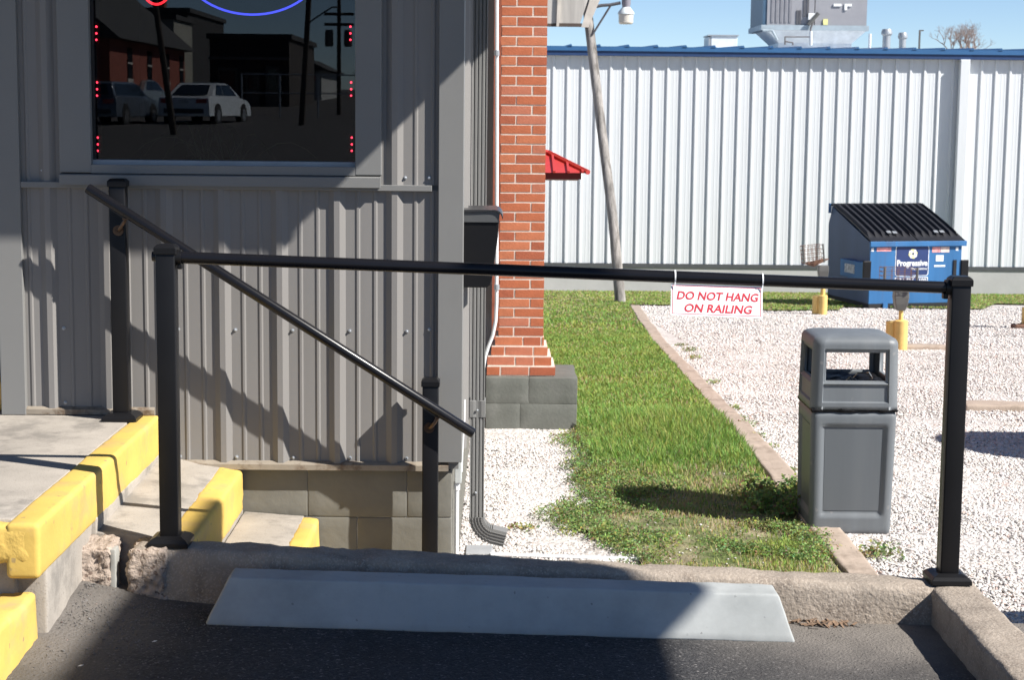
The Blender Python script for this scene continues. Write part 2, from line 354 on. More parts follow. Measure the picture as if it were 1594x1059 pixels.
def kerbz(X): return .1475-.0436*X      # top of the kerb falls to the right
def kwarp(p, n):
    t = max(0, min(1, (p.z+.3)/.3)); return Vector((p.x, p.y - .012*(1-t), p.z + (kerbz(p.x))*t - (0 if t else 0)))
k = MB(); k.rbox((-1.22, 5.75, -.30), (1.50, 5.905, 0), r=.028, seg=.035, amp=.006, nsc=7, amp2=.004, nsc2=45, warp=kwarp, rs=4)
k.build('kerb', KERBM, smooth=True, ang=80); KO = bpy.data.objects['kerb']; KO['kind'] = 'structure'
# retaining wall under the back of the kerb, towards the lower yard
MB().box(-1.30, 1.62, 5.80, 5.895, -.9, -.05).build('kerb_retaining_wall', CONC)['kind'] = 'structure'
k = MB(); k.rbox((1.46, -3.0, -.3), (1.625, 5.93, .08), r=.02, seg=.04, amp=.006, nsc=6, amp2=.003, nsc2=45, rs=3)
k.build('side_kerb', KERBM, smooth=True, ang=80)['kind'] = 'structure'
MB().box(1.50, 1.60, -3, 5.88, -.9, -.03).build('side_kerb_footing', CONC)['kind'] = 'structure'
sheet('side_ground', [1.60, 3, 8, 120], [-3, 0, 3, 5.9], lambda x, y: -.02-.2*min(1, max(0, (x-1.6)/3))*0 - max(0, y-2.0)/3.9*.54, GRAVEL)
# broken end of the kerb: two chunks of exposed aggregate, a strip of old mortar and an open joint
ke = thing('broken_kerb_end', 'broken end of the concrete kerb beside the yellow step, rough stones showing', 'kerb', (-1.32, 5.76, .0))
MB().rbox((-1.225, 5.735, -.2), (-1.10, 5.90, kerbz(-1.2)-.004), r=.012, seg=.009, amp=.012, nsc=12, amp2=.011, nsc2=75).build('aggregate_chunk', ROUGHC, ke, smooth=True, ang=80)
MB().rbox((-1.40, 5.735, -.2), (-1.285, 5.90, kerbz(-1.35)-.008), r=.012, seg=.009, amp=.012, nsc=13, amp2=.011, nsc2=75).build('aggregate_chunk', ROUGHC, ke, smooth=True, ang=80)
MB().rbox((-1.288, 5.74, -.2), (-1.268, 5.80, kerbz(-1.3)-.01), r=.004, seg=.02, amp=.004, nsc=20).build('mortar_strip', MORTARP, ke, smooth=True)

# ------------------------------------------------------------------ sidewalk and steps
SW = .414
side = MB(); side.rbox((-9, 5.24, .1), (-1.468, 7.30, SW), r=.004, seg=.25, amp=.002); side.build('sidewalk', CONC, smooth=True)['kind'] = 'structure'
swk = thing('sidewalk_edge', 'yellow painted edge of the upper concrete sidewalk, chipped at its front corner', 'kerb', (-1.4, 5.2, .1))
nose_warp = lambda p, n: Vector((p.x, p.y, p.z + (0 if p.z > .36 else .0)))
MB().rbox((-1.47, 5.165, .245), (-1.368, 7.062, SW+.003), r=.017, seg=.03, amp=.004, nsc=3, amp2=.0015, nsc2=40, rs=4).build('side_nosing', YEL, swk, smooth=True, ang=80)
def chipw(p, n):
    if p.z < .36: p = p + Vector((0, 0, .022*noise.noise(Vector((p.x*9, 0, 0)))))
    return p
MB().rbox((-9, 5.16, .288), (-1.378, 5.246, SW+.002), r=.04, seg=.03, amp=.012, nsc=6, amp2=.006, nsc2=30, rs=4, warp=chipw).build('front_nosing', YELW, swk, smooth=True, ang=80)
MB().rbox((-1.60, 5.285, -.1), (-1.378, 5.90, .26), r=.012, seg=.04, amp=.006).build('concrete_base', CONC, swk, smooth=True)
MB().rbox((-9, 5.36, -.1), (-1.60, 7.0, .31), r=.01, seg=.3).build('concrete_base', CONC, swk)
MB().rbox((-1.598, 5.902, -.1), (-1.366, 7.06, .262), r=.006, seg=.04, amp=.004).build('concrete_base', CONC, swk, smooth=True)
ls = thing('lower_step', 'low yellow edged concrete step at the bottom left corner', 'step', (-2, 5, .0))
MB().rbox((-9, 3.2, -.1), (-1.50, 5.26, .172), r=.006, seg=.25).build('tread', CONC, ls)
MB().rbox((-1.515, 3.1, -.08), (-1.405, 5.265, .182), r=.02, seg=.03, amp=.005, nsc=7, amp2=.004, nsc2=30, rs=4).build('yellow_nosing', YEL, ls, smooth=True, ang=80)

st = thing('concrete_steps', 'concrete steps with yellow painted noses going down beside the grey wall', 'steps', (-1.0, 6.5, -.56))
def slope(z0, z1, x0, x1): return lambda p, n: Vector((p.x, p.y, p.z+(z0+(z1-z0)*(p.x-x0)/(x1-x0)) - (.034*(7.06-p.y)/1.15*max(0, min(1, (-.95-p.x)/.42)) if p.x < -1.0 else 0)))
def step(x0, x1, z0, z1, nose, ynear=5.906):
    MB().rbox((x0, ynear, -.9), (x1-nose+.01, 7.088, 0), r=.005, seg=.09, amp=.003, warp=slope(z0, z1, x0, x1)).build('tread', CONC, st, smooth=True, ang=80)
    MB().rbox((x1-nose, ynear, -.17), (x1, 7.07, .002), r=.016, seg=.026, amp=.005, nsc=5, amp2=.002, nsc2=40, warp=slope(z0, z1, x0, x1), rs=3).build('yellow_nosing', YEL, st, smooth=True, ang=80)
    MB().box(x0, x1-.006, ynear+.003, 7.086, -.9, z1-.17).build('riser', CONC, st)
step(-1.372, -1.035, .246, .192, .10)
step(-1.035, -.725, .016, -.006, .075)
step(-.725, -.43, -.17, -.19, .08)
step(-.43, -.14, -.36, -.38, .08)

# wheel stop in the parking bay
def wswarp(p, n):
    k = (p.z)/.14; z = p.z
    y0 = 5.50; p = p.copy()
    if p.y < 5.60: p.y = p.y + .045*max(0, k)*(1-(p.y-5.5)/.1)
    sx = .07*max(0, k)
    if p.x < -.7: p.x += sx*(1-(p.x+.93)/.23 if p.x > -.93 else 1)
    if p.x > .8: p.x -= .05*max(0, k)*((p.x-.8)/.16)
    p.z = z - .012 - .0233*p.x + .006; return p
w = MB(); w.rbox((-.932, 5.50, -.01), (.962, 5.675, .140), r=.009, seg=.02, amp=.0025, nsc=9, amp2=.0008, nsc2=60, warp=wswarp, rs=3)
o = w.build('wheel_stop', WSTOP, smooth=True, ang=50); tag(o, 'long pale concrete wheel stop lying on the asphalt in front of the kerb', 'wheel stop')
wsO = o
for px_, py_ in ((1003, 914), (562, 903), (1120, 921)):
    q = aY(px_, py_, 5.64); MB().lathe([(.013 if px_ < 1100 else .006, 0), (.012 if px_ < 1100 else .005, .0012)], (q.x, 5.648, q.z+.001), 10, Matrix.Rotation(-.15, 3, 'X')).build('pin_hole', DARK, wsO)

# ------------------------------------------------------------------ grey metal clad building
WY = 7.070                                   # flats of the siding
bld = thing('metal_clad_building', 'building clad in grey ribbed metal siding with a dark window', 'building', (-1.0, 7.1, -.56))
PITCH, RIB0 = .2302, -.881
def siding(x0, x1, z0, z1, y=WY, dirx=True, ribs=None, pitch=PITCH, h=.0175, wb=.034, wt=.011, minor=True):
    pts = [(x0, 0.)]
    k0 = math.floor((x0-RIB0)/pitch)-1; k1 = math.ceil((x1-RIB0)/pitch)+1
    for k in range(k0, k1):
        c = RIB0+k*pitch
        prof = [(c-wb, 0), (c-wt, h), (c+wt, h), (c+wb, 0)]
        if minor:
            for q in (pitch*.36, pitch*.66): prof += [(c+q-.010, 0), (c+q-.004, .0045), (c+q+.004, .0045), (c+q+.010, 0)]
        pts += [p for p in prof if x0 < p[0] < x1]
    pts.append((x1, 0.)); s = MB()
    v = []; f = []
    for (x, d) in pts: v += [(x, y-d, z0), (x, y-d, z1)]
    for i in range(len(pts)-1): f.append((2*i, 2*i+2, 2*i+3, 2*i+1))
    return s.add(v, f)
# lower wall: sheets of four ribs each
xs_ = [-1.905, -1.457, -.536, -.245]
ZT = aY(350, 293, WY).z
Wx0, Wx1 = aY(141, 200, WY-.03).x, aY(553, 200, WY-.03).x; Wz0, Wz1 = aY(350, 262, WY+.03).z, 2.30
for a, b in zip(xs_, xs_[1:]): siding(a, b, .225, ZT).build('siding_panel', GRAY, bld, fix=False)
siding(-1.905, Wx0-.01, ZT+.02, 2.96).build('siding_panel', GRAY, bld, fix=False)
siding(Wx1+.01, -.245, ZT+.02, 2.96).build('siding_panel', GRAY, bld, fix=False)
siding(Wx0-.01, Wx1+.01, 2.35, 2.96).build('siding_panel', GRAY, bld, fix=False)
# screws with washers on the ribs' feet
s = MB()
def screw(x, z, y=WY):
    s.lathe([(.0075, 0), (.0075, .003), (.0045, .0035), (.0045, .009), (.003, .010)], (x, y, z), 8, Matrix.Rotation(math.pi/2, 3, 'X'))
for k in range(-5, 3):
    x = RIB0+k*PITCH+.05
    if -1.89 < x < -.26:
        for z in (aY(400, 514, WY).z, aY(400, 712, WY).z if x > -1.38 else aY(100, 627, WY).z): screw(x, z)
for x, z in ((aY(631, 279, WY).x, 1.385), (aY(66, 275, WY).x, 1.40), (aY(668, 279, WY).x, 1.385), (aY(668, 516, WY).x, .775), (-1.79, 1.41)): screw(x, z, WY-.001)
so_ = s.build('screws', GALV, bld, smooth=True); so_['kind'] = 'stuff'
# trims
def flat(name, x0, x1, z0, z1, yf, yb=WY+.005, m=GRAYTRIM, par=bld, bev=.002): return MB().box(x0, x1, yf, yb, z0, z1).build(name, m, par, bevel=bev)
flat('corner_trim', -.2455, -.146, .235, 2.96, WY-.030, WY+.10)
flat('corner_trim', -2.003, -1.905, SW+.002, 2.96, WY-.030, WY+.10)
o = flat('ledge_trim', -1.905, -.272, ZT-.004, ZT+.020, WY-.026, WY+.004)
for a, b, z in ((-1.385, -.20, .198),):
    MB().prism([(a, WY-.027, z), (a, WY-.027, z+.022), (a, WY-.004, z+.034), (a, WY+.02, z+.034), (a, WY+.02, z)], (b-a, 0, 0)).build('base_trim', BASETRIM, bld)
MB().prism([(-1.905, WY-.024, SW+.004), (-1.905, WY-.024, SW+.024), (-1.905, WY-.004, SW+.034), (-1.905, WY, SW+.004)], (.515, 0, 0)).build('base_trim', BASETRIM, bld)
# wall core behind the siding, with the window opening
c = MB(); yb0, yb1 = WY+.012, WY+.13
c.box(-1.99, Wx0-.05, yb0, yb1, .2, 2.95); c.box(Wx1+.05, -.16, yb0, yb1, .2, 2.95); c.box(Wx0-.05, Wx1+.05, yb0, yb1, .2, Wz0); c.box(Wx0-.05, Wx1+.05, yb0, yb1, Wz1, 2.95)
c.build('wall_core', GRAYTRIM, bld)
# interior room, dark
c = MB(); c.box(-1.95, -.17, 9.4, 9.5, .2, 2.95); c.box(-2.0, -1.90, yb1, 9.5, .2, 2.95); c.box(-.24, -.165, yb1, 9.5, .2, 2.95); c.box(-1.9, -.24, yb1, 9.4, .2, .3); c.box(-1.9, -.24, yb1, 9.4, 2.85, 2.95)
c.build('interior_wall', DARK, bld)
# side wall: the corner return and siding running back
MB().box(-.185, -.150, WY+.101, 12.6, .22, 2.96).build('side_wall', GRAY, bld)
for k in range(22):
    y = 7.40+k*PITCH
    MB().prism([(-.150, y-.03, .23), (-.133, y-.012, .23), (-.133, y+.012, .23), (-.150, y+.03, .23)], (0, 0, 2.7)).build('side_rib', GRAY, bld)
MB().box(-.19, -.052, 12.60, 12.72, -.56, 2.96).build('rear_corner_trim', mat('light_trim', (.36, .35, .33), .5, var=.04), bld)
# roof with wide eaves (casts the big shade on the wall)
rz = 3.0; ex = 1.01
MB().box(-7, ex, 6.13, 9.2, rz, rz+.10).build('roof', GRAYTRIM, bld)
MB().box(-7.02, ex+.02, 6.09, 6.128, rz-.01, rz+.16).build('roof_fascia', GRAYTRIM, bld)
# painted block foundation
for r_ in range(4):
    zt = .195-.203*r_+.0; zb = zt-.200
    x = -1.49 + (.203 if r_ % 2 else 0) + .021 - .0; 
    xx0 = -.776-.4064*3 + (.203 if r_ % 2 else 0)
    for q in range(6):
        a = max(-1.40, xx0+q*.4064+.0015); b = min(-.187, xx0+(q+1)*.4064-.0015)
        if b-a > .05: MB().rbox((a, WY+.022, zb), (b, WY+.20, zt), r=.004, seg=.05, amp=.0025, nsc=9, rs=2).build('foundation_block', FOUND, bld, smooth=True)
MB().box(-1.40, -.190, WY+.0265, WY+.19, -.8, .19).build('block_joints', MORTARP, bld)
for q in range(12):
    for r_ in range(4):
        zt = .195-.203*r_; y0 = 7.28+q*.4064+(.2 if r_ % 2 else 0)
        if y0 < 12.2: MB().box(-.24, -.192, y0, y0+.400, zt-.198, zt).build('foundation_block', FOUND, bld)
# window
wn = MB(); fr = .045
win = MB(); ZB = aY(350, 250, WY+.02).z
win.box(Wx0-.002, Wx1+.002, WY-.004, WY+.05, Wz0+.001, ZB)            # bottom sash rail
w_ = win.build('window', mat('window_frame_grey', (.26, .28, .30), .4), bld, bevel=.003)
f_ = MB(); f_.box(Wx0-.145+.02, Wx0, WY-.034, WY+.004, Wz0-.02, 2.42); f_.build('frame', GRAYTRIM, w_, bevel=.003)
f_ = MB(); f_.box(Wx1, Wx1+.104, WY-.034, WY+.004, Wz0-.02, 2.42); f_.build('frame', GRAYTRIM, w_, bevel=.003)
f_ = MB(); f_.box(Wx0-.12, Wx1+.1, WY-.036, WY+.004, Wz1, 2.43); f_.build('frame', GRAYTRIM, w_, bevel=.003)
f_ = MB(); f_.box(Wx0, Wx0+.006, WY+.0, WY+.05, ZB, Wz1); f_.build('frame', DARK, w_)
MB().box(Wx0+.002, Wx1-.002, WY+.034, WY+.038, ZB-.01, Wz1).build('pane', GLASS, w_)
zs1, zs0 = aY(350, 273, WY-.04).z, aY(350, 290, WY-.04).z
MB().prism([(Wx0-.125, WY-.046, zs0), (Wx0-.125, WY-.046, zs1-.004), (Wx0-.125, WY-.036, zs1), (Wx0-.125, WY+.004, zs1+.004), (Wx0-.125, WY+.004, zs0+.006)], (Wx1-Wx0+.125+.10, 0, 0)).build('sill', GRAYTRIM, w_)
MB().box(Wx0, Wx1, WY-.034, WY+.004, zs1+.004, Wz0+.012).build('apron', GRAYTRIM, w_)
# door recess at the far left
MB().box(-3.3, -2.003, 7.35, 7.45, SW, 2.95).build('entrance_wall', mat('entrance_paint', (.10, .09, .16), .5), bld)
tag(MB().rbox((-2.6, 7.12, SW+.001), (-2.006, 7.30, SW+.125), r=.02, seg=.05).build('door_kerb', YEL, smooth=True), 'short yellow painted kerb in the doorway left of the grey wall', 'kerb')

# downspout (part of the building)
DY = 8.0
d = MB(); dx0, dx1 = -.128, -.062
def dsprof(x0, x1, z0, z1, y0=DY-.045, y1=DY+.045, nfl=4):
    n = nfl*4; pts = []
    for i in range(n+1):
        t = i/n; pts.append((x0+(x1-x0)*t, y0+(.0055 if i % 4 in (2,) else 0)))
    poly = pts+[(x1, y1), (x0, y1)]
    return [(a, b, z0) for a, b in poly], (0, 0, z1-z0)
p_, e_ = dsprof(dx0, dx1, .30, 2.95); d.prism(p_, e_); dsp = d.build('downspout', GRAYTRIM, bld)
d = MB(); p_, e_ = dsprof(dx0-.004, dx1+.004, .26, .34, DY-.049, DY+.049, 1); d.prism(p_, e_); d.build('strap', GRAYTRIM, dsp, bevel=.003)
d = MB(); p_, e_ = dsprof(dx0, dx1, -.205, .30); d.prism(p_, e_); d.build('lower_pipe', GRAYTRIM, dsp)
screw2 = MB(); screw2.lathe([(.006, 0), (.006, .004), (.003, .007)], ((dx0+dx1)/2, DY-.05, .295), 8, Matrix.Rotation(math.pi/2, 3, 'X')); screw2.lathe([(.006, 0), (.006, .004), (.003, .007)], ((dx0+dx1)/2-.005, DY-.046, -.09), 8, Matrix.Rotation(math.pi/2, 3, 'X')); screw2.build('screws', GALV, dsp)['kind'] = 'stuff'
# ribbed elbow sweeping out to the right
e = MB(); n = 26; R_ = .105; w2 = .033; cx = (dx0+dx1)/2
rings = []
for i in range(n+1):
    a = math.radians(76)*i/n; rp = .003*(1 if i % 3 else -1)
    c0 = Vector((cx+w2+.06, 0, -.205)); R_mid = .06+w2
    ctr = c0 + Vector((-R_mid*math.cos(a), 0, -R_mid*math.sin(a)))
    nx = Vector((-math.cos(a), 0, -math.sin(a)))
    q = w2+rp
    rings.append([ctr+nx*q+Vector((0, DY-.045, 0)), ctr-nx*q*.97+Vector((0, DY-.045, 0)), ctr-nx*q*.97+Vector((0, DY+.045, 0)), ctr+nx*q+Vector((0, DY+.045, 0))])
tdir = Vector((math.sin(math.radians(76)), 0, -math.cos(math.radians(76))))
for L_ in (.004, .06): rings.append([p+tdir*L_ for p in rings[-1 if L_ < .01 else -1]])
v = [p for g in rings for p in g]; f = []
for i in range(len(rings)-1):
    for k in range(4): f.append((i*4+k, i*4+(k+1) % 4, (i+1)*4+(k+1) % 4, (i+1)*4+k))
e.add(v, f); e.build('elbow', GRAYTRIM, dsp)
rr = MB()
for k in range(4):
    y0 = DY-.0465
    x0_ = rings[-1][0]+(rings[-1][1]-rings[-1][0])*(.2+.2*k); x1_ = rings[2][0]+(rings[2][1]-rings[2][0])*(.2+.2*k)
    pts = [rings[i][0]+(rings[i][1]-rings[i][0])*(.2+.2*k) for i in range(0, len(rings))]
    rr.tube([(p.x, y0, p.z) for p in pts], .0028, 5)
rr.build('elbow_flutes', mat('dark_groove', (.12, .118, .115), .6), dsp)
# conduit, meter plate, pipe on the side wall
cp = MB(); pp = [aY(773.5, -30, 12.05), aY(773.5, 200, 12.05), aY(773, 470, 12.05), aY(771.5, 500, 12.05), aY(767, 522, 12.05), aY(760, 540, 12.05), aY(755, 556, 12.05), aY(752, 575, 12.05)]
tag(cp.tube(pp, .0125, 10).build('conduit_pipe', PVC, smooth=True), 'thin white conduit running down beside the brick pier and bending left at its foot', 'pipe')
cj = bpy.data.objects['conduit_pipe']
for yy in (82, 447): MB().tube([aY(773.2, yy-4, 12.03), aY(773.2, yy+4, 12.03)], .019, 10).build('clamp', GALV, cj, smooth=True)
jb = thing('junction_box', 'pale utility box with a white pipe below it at the foundation corner', 'utility box', (-.17, 7.2, -.56))
MB().box(-.178, -.150, 7.195, 7.30, .115, .30).build('box', mat('pale_grey_box', (.45, .47, .46), .5), jb, bevel=.003)
MB().tube([(-.169, 7.215, .118), (-.169, 7.215, .085)], .0135, 10).build('collar', PVC, jb, smooth=True)
MB().tube([(-.169, 7.215, .1), (-.169, 7.215, -.56)], .0095, 10).build('pipe', PVC, jb, smooth=True)
tag(MB().tube([(-.140, 7.25, .46), (-.140, 7.24, .38), (-.146, 7.23, .28), (-.150, 7.22, .16)], .004, 6).build('white_cable', PVC, smooth=True), 'thin white cable hanging at the corner behind the downspout', 'cable')
# mailbox on the side wall
mbx = thing('mailbox', 'black wall mounted box with a curved lid at the corner of the grey building', 'mailbox', (-.148, 7.3, .9))
zt, zb = aY(750, 345, 7.25).z, aY(750, 448, 7.25).z
xa = -.149
xr = aY(777, 345, 7.25).x; xrb = aY(765, 440, 7.25).x
MB().prism([(xa, 7.25, zt), (xr, 7.25, zt), (xr-.004, 7.25, zt-.06), (xrb+.004, 7.25, zb+.045), (xrb-.004, 7.25, zb+.012), (xrb-.02, 7.25, zb), (xa, 7.25, zb)], (0, .30, 0)).build('body', BLACK, mbx, bevel=.004)
LZ = aY(750, 325, 7.25).z; xl = aY(783, 340, 7.25).x
prof = [(xa, LZ-.004)]+[(xl-.035+.035*math.sin(math.radians(t)), LZ-.035+.032*math.cos(math.radians(t))) for t in (0, 20, 40, 60, 80, 95)]
th = [(x-.004, z-.005) for x, z in prof[::-1]]
MB().prism([(x, 7.235, z) for x, z in prof+th[:-1]+[(xa, LZ-.012)]], (0, .33, 0)).build('lid', mat('black_gloss_lid', (.03, .03, .032), .3), mbx, smooth=True)
MB().prism([(xa, 7.243, LZ-.01), (xl-.012, 7.243, LZ-.01), (xr-.002, 7.243, zt-.002), (xa, 7.243, zt-.002)], (0, .31, 0)).build('lid_side', mat('dark_grey_lid', (.075, .078, .08), .45), mbx)

# LED strips and neon in the window
REDE = emit('red_led', (1, .03, .06), 7); NB = emit('blue_neon', (.07, .08, 1.0), 2.2); NR = emit('red_neon', (1, .02, .03), 3.5)
for lx, lab in ((150, 'strip of red led lights down the left edge of the window'), (545.5, 'strip of red led lights down the right edge of the window')):
    t = thing('led_strip', lab, 'light strip', tuple(aY(lx, 150, WY+.07)), group='red led strips in the window')
    a = aY(lx-1.5, -60, WY+.075); b = aY(lx+.5, 245, WY+.075)
    MB().box(a.x-.004, a.x+.012, WY+.072, WY+.076, b.z, a.z).build('backing', DARK, t)
    for g0 in (41, 128, 214):
        for q in (0, 10.5, 20.5):
            p = aY(lx+(g0-41)*.012, g0+q, WY+.068)
            s = MB(); s.lathe([(.0005, -.0042), (.003, -.003), (.0042, 0), (.003, .003), (.0005, .0042)], p, 10); s.build('led', REDE, t, smooth=True)
ns = thing('neon_sign', 'neon sign with a blue oval and a red ring glowing in the window', 'neon sign', tuple(aY(390, -60, WY+.1)))
cB = aY(391, -62, WY+.1); a_ = .285; b_ = .212
MB().tube([(cB.x+a_*math.cos(t), WY+.1, cB.z+b_*math.sin(t)) for t in [2*math.pi*k/64 for k in range(65)]], .0042, 8).build('blue_tube', NB, ns, smooth=True)
cRr = aY(243, -24, WY+.1)
MB().tube([(cRr.x+.058*math.cos(t), WY+.1, cRr.z+.076*math.sin(t)) for t in [2*math.pi*k/40 for k in range(41)]], .0048, 8).build('red_tube', NR, ns, smooth=True)
# spider plant behind the glass
pl = MB(); pc = aY(330, 262, WY+.45)
for q in range(34):
    a = random.uniform(-1, 1); L_ = random.uniform(.15, .5); h = random.uniform(.06, .26)
    base = Vector((pc.x+random.uniform(-.04, .12), WY+.4+random.uniform(-.1, .1), pc.z-.05)); pts = []
    for i in range(7):
        t = i/6; pts.append(base+Vector((a*L_*t, random.uniform(-.01, .01), h*math.sin(t*2.6))))
    pl.tube(pts, [.004*(1-.8*i/6) for i in range(7)], 4)
tag(pl.build('spider_plant', mat('dim_leaf', (.16, .2, .08), .6)), 'thin arching leaves of a house plant dim behind the window glass', 'plant')

# ------------------------------------------------------------------ railings
def post(par, x, y, z0, z1, w=.0635, cap=.0365):
    p = MB().rbox((x-w/2, y-w/2, z0), (x+w/2, y+w/2, z1-.02), r=.005, seg=.6, rs=2).build('post', BLACK, par, smooth=True)
    # cap: square skirt with a low pyramid top
    h = cap; s = MB()
    v = []
    for hw, z in ((h, z1-.032), (h, z1-.010), (h-.010, z1), ):
        v += [(x-hw, y-hw, z), (x+hw, y-hw, z), (x+hw, y+hw, z), (x-hw, y+hw, z)]
    f = [(0, 3, 2, 1)] + [(i*4+k, i*4+(k+1) % 4, i*4+4+(k+1) % 4, i*4+4+k) for i in range(2) for k in range(4)] + [(8, 9, 10, 11)]
    s.add(v, f); s.build('cap', BLACK, p, bevel=.002)
    s = MB(); v = []
    for hw, z in ((.068, z0), (.068, z0+.016), (.058, z0+.026), (.042, z0+.034)):
        v += [(x-hw, y-hw, z), (x+hw, y-hw, z), (x+hw, y+hw, z), (x-hw, y+hw, z)]
    f = [(0, 3, 2, 1)] + [(i*4+k, i*4+(k+1) % 4, i*4+4+(k+1) % 4, i*4+4+k) for i in range(3) for k in range(4)] + [(12, 13, 14, 15)]
    s.add(v, f); s.build('base_flange', BLACK, p, bevel=.0015)
    return p
fr_ = thing('front_railing', 'black level railing on two posts standing on the kerb', 'railing', (.2, 5.83, .1))
pl_x, pr_x = -1.100, 1.5285
post(fr_, pl_x, 5.83, kerbz(pl_x)-.003, aY(262, 381, 5.80).z); post(fr_, pr_x, 5.83, kerbz(pr_x)+.006, aY(1492, 431, 5.80).z)
ra, rb = aY(284, 401, 5.83), aY(1466, 447.5, 5.83)
ua = (rb-ra).normalized()
MB().tube([(pl_x+.032, 5.83, (ra-ua*.02).z), ra, rb, (pr_x-.032, 5.83, (rb+ua*.02).z)], .0202, 20).build('rail', BLACKTUBE, fr_, smooth=True)
MB().tube([(pl_x-.047, 5.83, ra.z+.003), (pl_x-.034, 5.83, ra.z+.003)], [.016, .019], 14).build('rail_plug', BLACKTUBE, fr_, smooth=True)
for x, z in ((pl_x+.04, ra.z), (pr_x-.04, rb.z)): MB().tube([(x-.009, 5.83, z), (x+.009, 5.83, z)], .0265, 18).build('socket', BLACK, fr_, smooth=True)
for x, z in ((pl_x+.045, ra.z-.026), (pr_x-.048, rb.z-.026)): MB().rbox((x-.008, 5.815, z-.012), (x+.008, 5.845, z+.008), r=.004, seg=.02).build('set_screw', BLACK, fr_)

hr = thing('stair_handrail', 'black sloping handrail on two posts beside the steps', 'handrail', (-.9, 6.93, -.3))
post(hr, -1.500, 6.965, SW-.001, aY(187, 278, 6.94).z); post(hr, -.270, 6.965, -.375, aY(673, 590, 6.94).z)
A = aY(136, 292.5, 6.90); Bp = aY(737, 675.5, 6.90); u = (Bp-A).normalized()
MB().tube([A, A+u*.004, Bp-u*.004, Bp], [.018, .0205, .0205, .018], 20).build('rail', BLACKTUBE, hr, smooth=True)
for px_, y in ((-1.482, 0), (-.262, 0)):
    t = (px_-A.x)/u.x; q = A+u*t; b = MB()
    b.tube([(px_-.012, 6.932, q.z-.088), (px_-.012, 6.922, q.z-.088)], .021, 14)
    b.tube([(px_-.012, 6.923, q.z-.088), (px_-.004, 6.905, q.z-.082), (px_+.012, 6.896, q.z-.060), (px_+.026, 6.898, q.z-.036)], .0072, 8)
    b.box(px_+.012, px_+.042, 6.887, 6.913, q.z-.043, q.z-.038, Matrix.Translation((0, 0, 0)))
    b.build('bracket', mat('dark_bronze', (.10, .065, .045), .35, .8, var=.3, vscale=40), hr, smooth=True)

# sign hung from the rail with cable ties
sg = thing('hanging_sign', 'small white sign with red italic lettering hung under the front railing', 'sign', (.72, 5.83, 1.0))
P0 = aY(1045.5, 441.5, 5.822); P1 = aY(1188, 446.5, 5.822); P2 = aY(1186, 496, 5.785); P3 = aY(1043, 490.5, 5.785)
sx = (P1-P0).normalized(); W_ = (P1-P0).length; H_ = (P0-P3).length; sz = (P0-P3).normalized(); sz = (sz-sx*sz.dot(sx)).normalized(); sy = sz.cross(sx)
ctr = (P0+P1+P2+P3)/4
SM = Matrix((sx, sz, sx.cross(sz))).transposed().to_4x4(); SM.translation = ctr
s = MB(); s.box(-W_/2, W_/2, -H_/2, H_/2, -.0015, .0, SM); s.build('plate', SIGNW, sg)
s = MB(); bw = .0016; i_ = .0055
for (x0, x1, y0, y1) in ((-W_/2+i_, W_/2-i_, H_/2-i_-bw, H_/2-i_), (-W_/2+i_, W_/2-i_, -H_/2+i_, -H_/2+i_+bw), (-W_/2+i_, -W_/2+i_+bw, -H_/2+i_+bw, H_/2-i_-bw), (W_/2-i_-bw, W_/2-i_, -H_/2+i_+bw, H_/2-i_-bw)): s.box(x0, x1, y0, y1, .0002, .0008, SM)
s.build('border', SIGNR, sg)
text('DO NOT HANG', .0385, SM @ Matrix.Translation((.001, .0135, .0006)), SIGNR, 'lettering', sg, shear=.2, bold=.0009, fitw=.272)
text('ON RAILING', .0385, SM @ Matrix.Translation((.003, -.0285, .0006)), SIGNR, 'lettering', sg, shear=.2, bold=.0009, fitw=.225)
for xpx in (1050, 1186):
    c = aY(xpx, 437, 5.83); cz_ = ra.z+(rb.z-ra.z)*(c.x-ra.x)/(rb.x-ra.x)
    tt = [Vector((c.x+.001, 5.83-.0235*math.cos(a), cz_+.0235*math.sin(a))) for a in [math.radians(q) for q in range(-40, 221, 20)]]
    tt = [Vector((c.x-.001, 5.812, cz_-.034))]+tt+[Vector((c.x-.001, 5.824, cz_-.034))]
    s = MB(); v = []; f = []
    for i, p in enumerate(tt): v += [(p.x-.0022, p.y, p.z), (p.x+.0022, p.y, p.z)]
    for i in range(len(tt)-1): f.append((2*i, 2*i+1, 2*i+3, 2*i+2))
    s.add(v, f).build('cable_tie', ZIP, sg, solid=.001)

# ------------------------------------------------------------------ brick pier
pier = thing('brick_pier', 'red brick pier with stepped foot on a painted block base', 'brick pier', (.155, 12.4, -.56))
bx0, bx1 = aY(777, 300, 12.3).x, aY(850, 300, 12.3).x; PW = bx1-bx0; by0 = 12.3
b0 = aY(757, 588, 12.15); blk_top = b0.z; bX0, bX1 = -.088, .549
zc1 = (blk_top-.0+-.56)/2
for z0, z1, cuts in ((zc1+.001, blk_top, (.0, )), (-.62, zc1-.001, (-.06, ))):
    xs2 = [bX0]+[bX0+.30+c_ for c_ in cuts]+[bX1]
    for a, b in zip(xs2, xs2[1:]):
        MB().rbox((a+.0008, 12.15, z0), (b-.0008, 12.81, z1), r=.003, seg=.06, amp=.004, nsc=6, rs=2).build('base_block', BLOCKP, pier, smooth=True, ang=70)
MB().box(bX0+.01, bX1-.01, 12.156, 12.80, -.62, blk_top-.006).build('block_joints', MORTARP, pier)
CH = 15.02*12.3/2750; MJ = .0115
core = MB(); ncourse = 47; zb_ = blk_top+.002
steps_off = [.083, .057, .03, .004]
meshes = {}
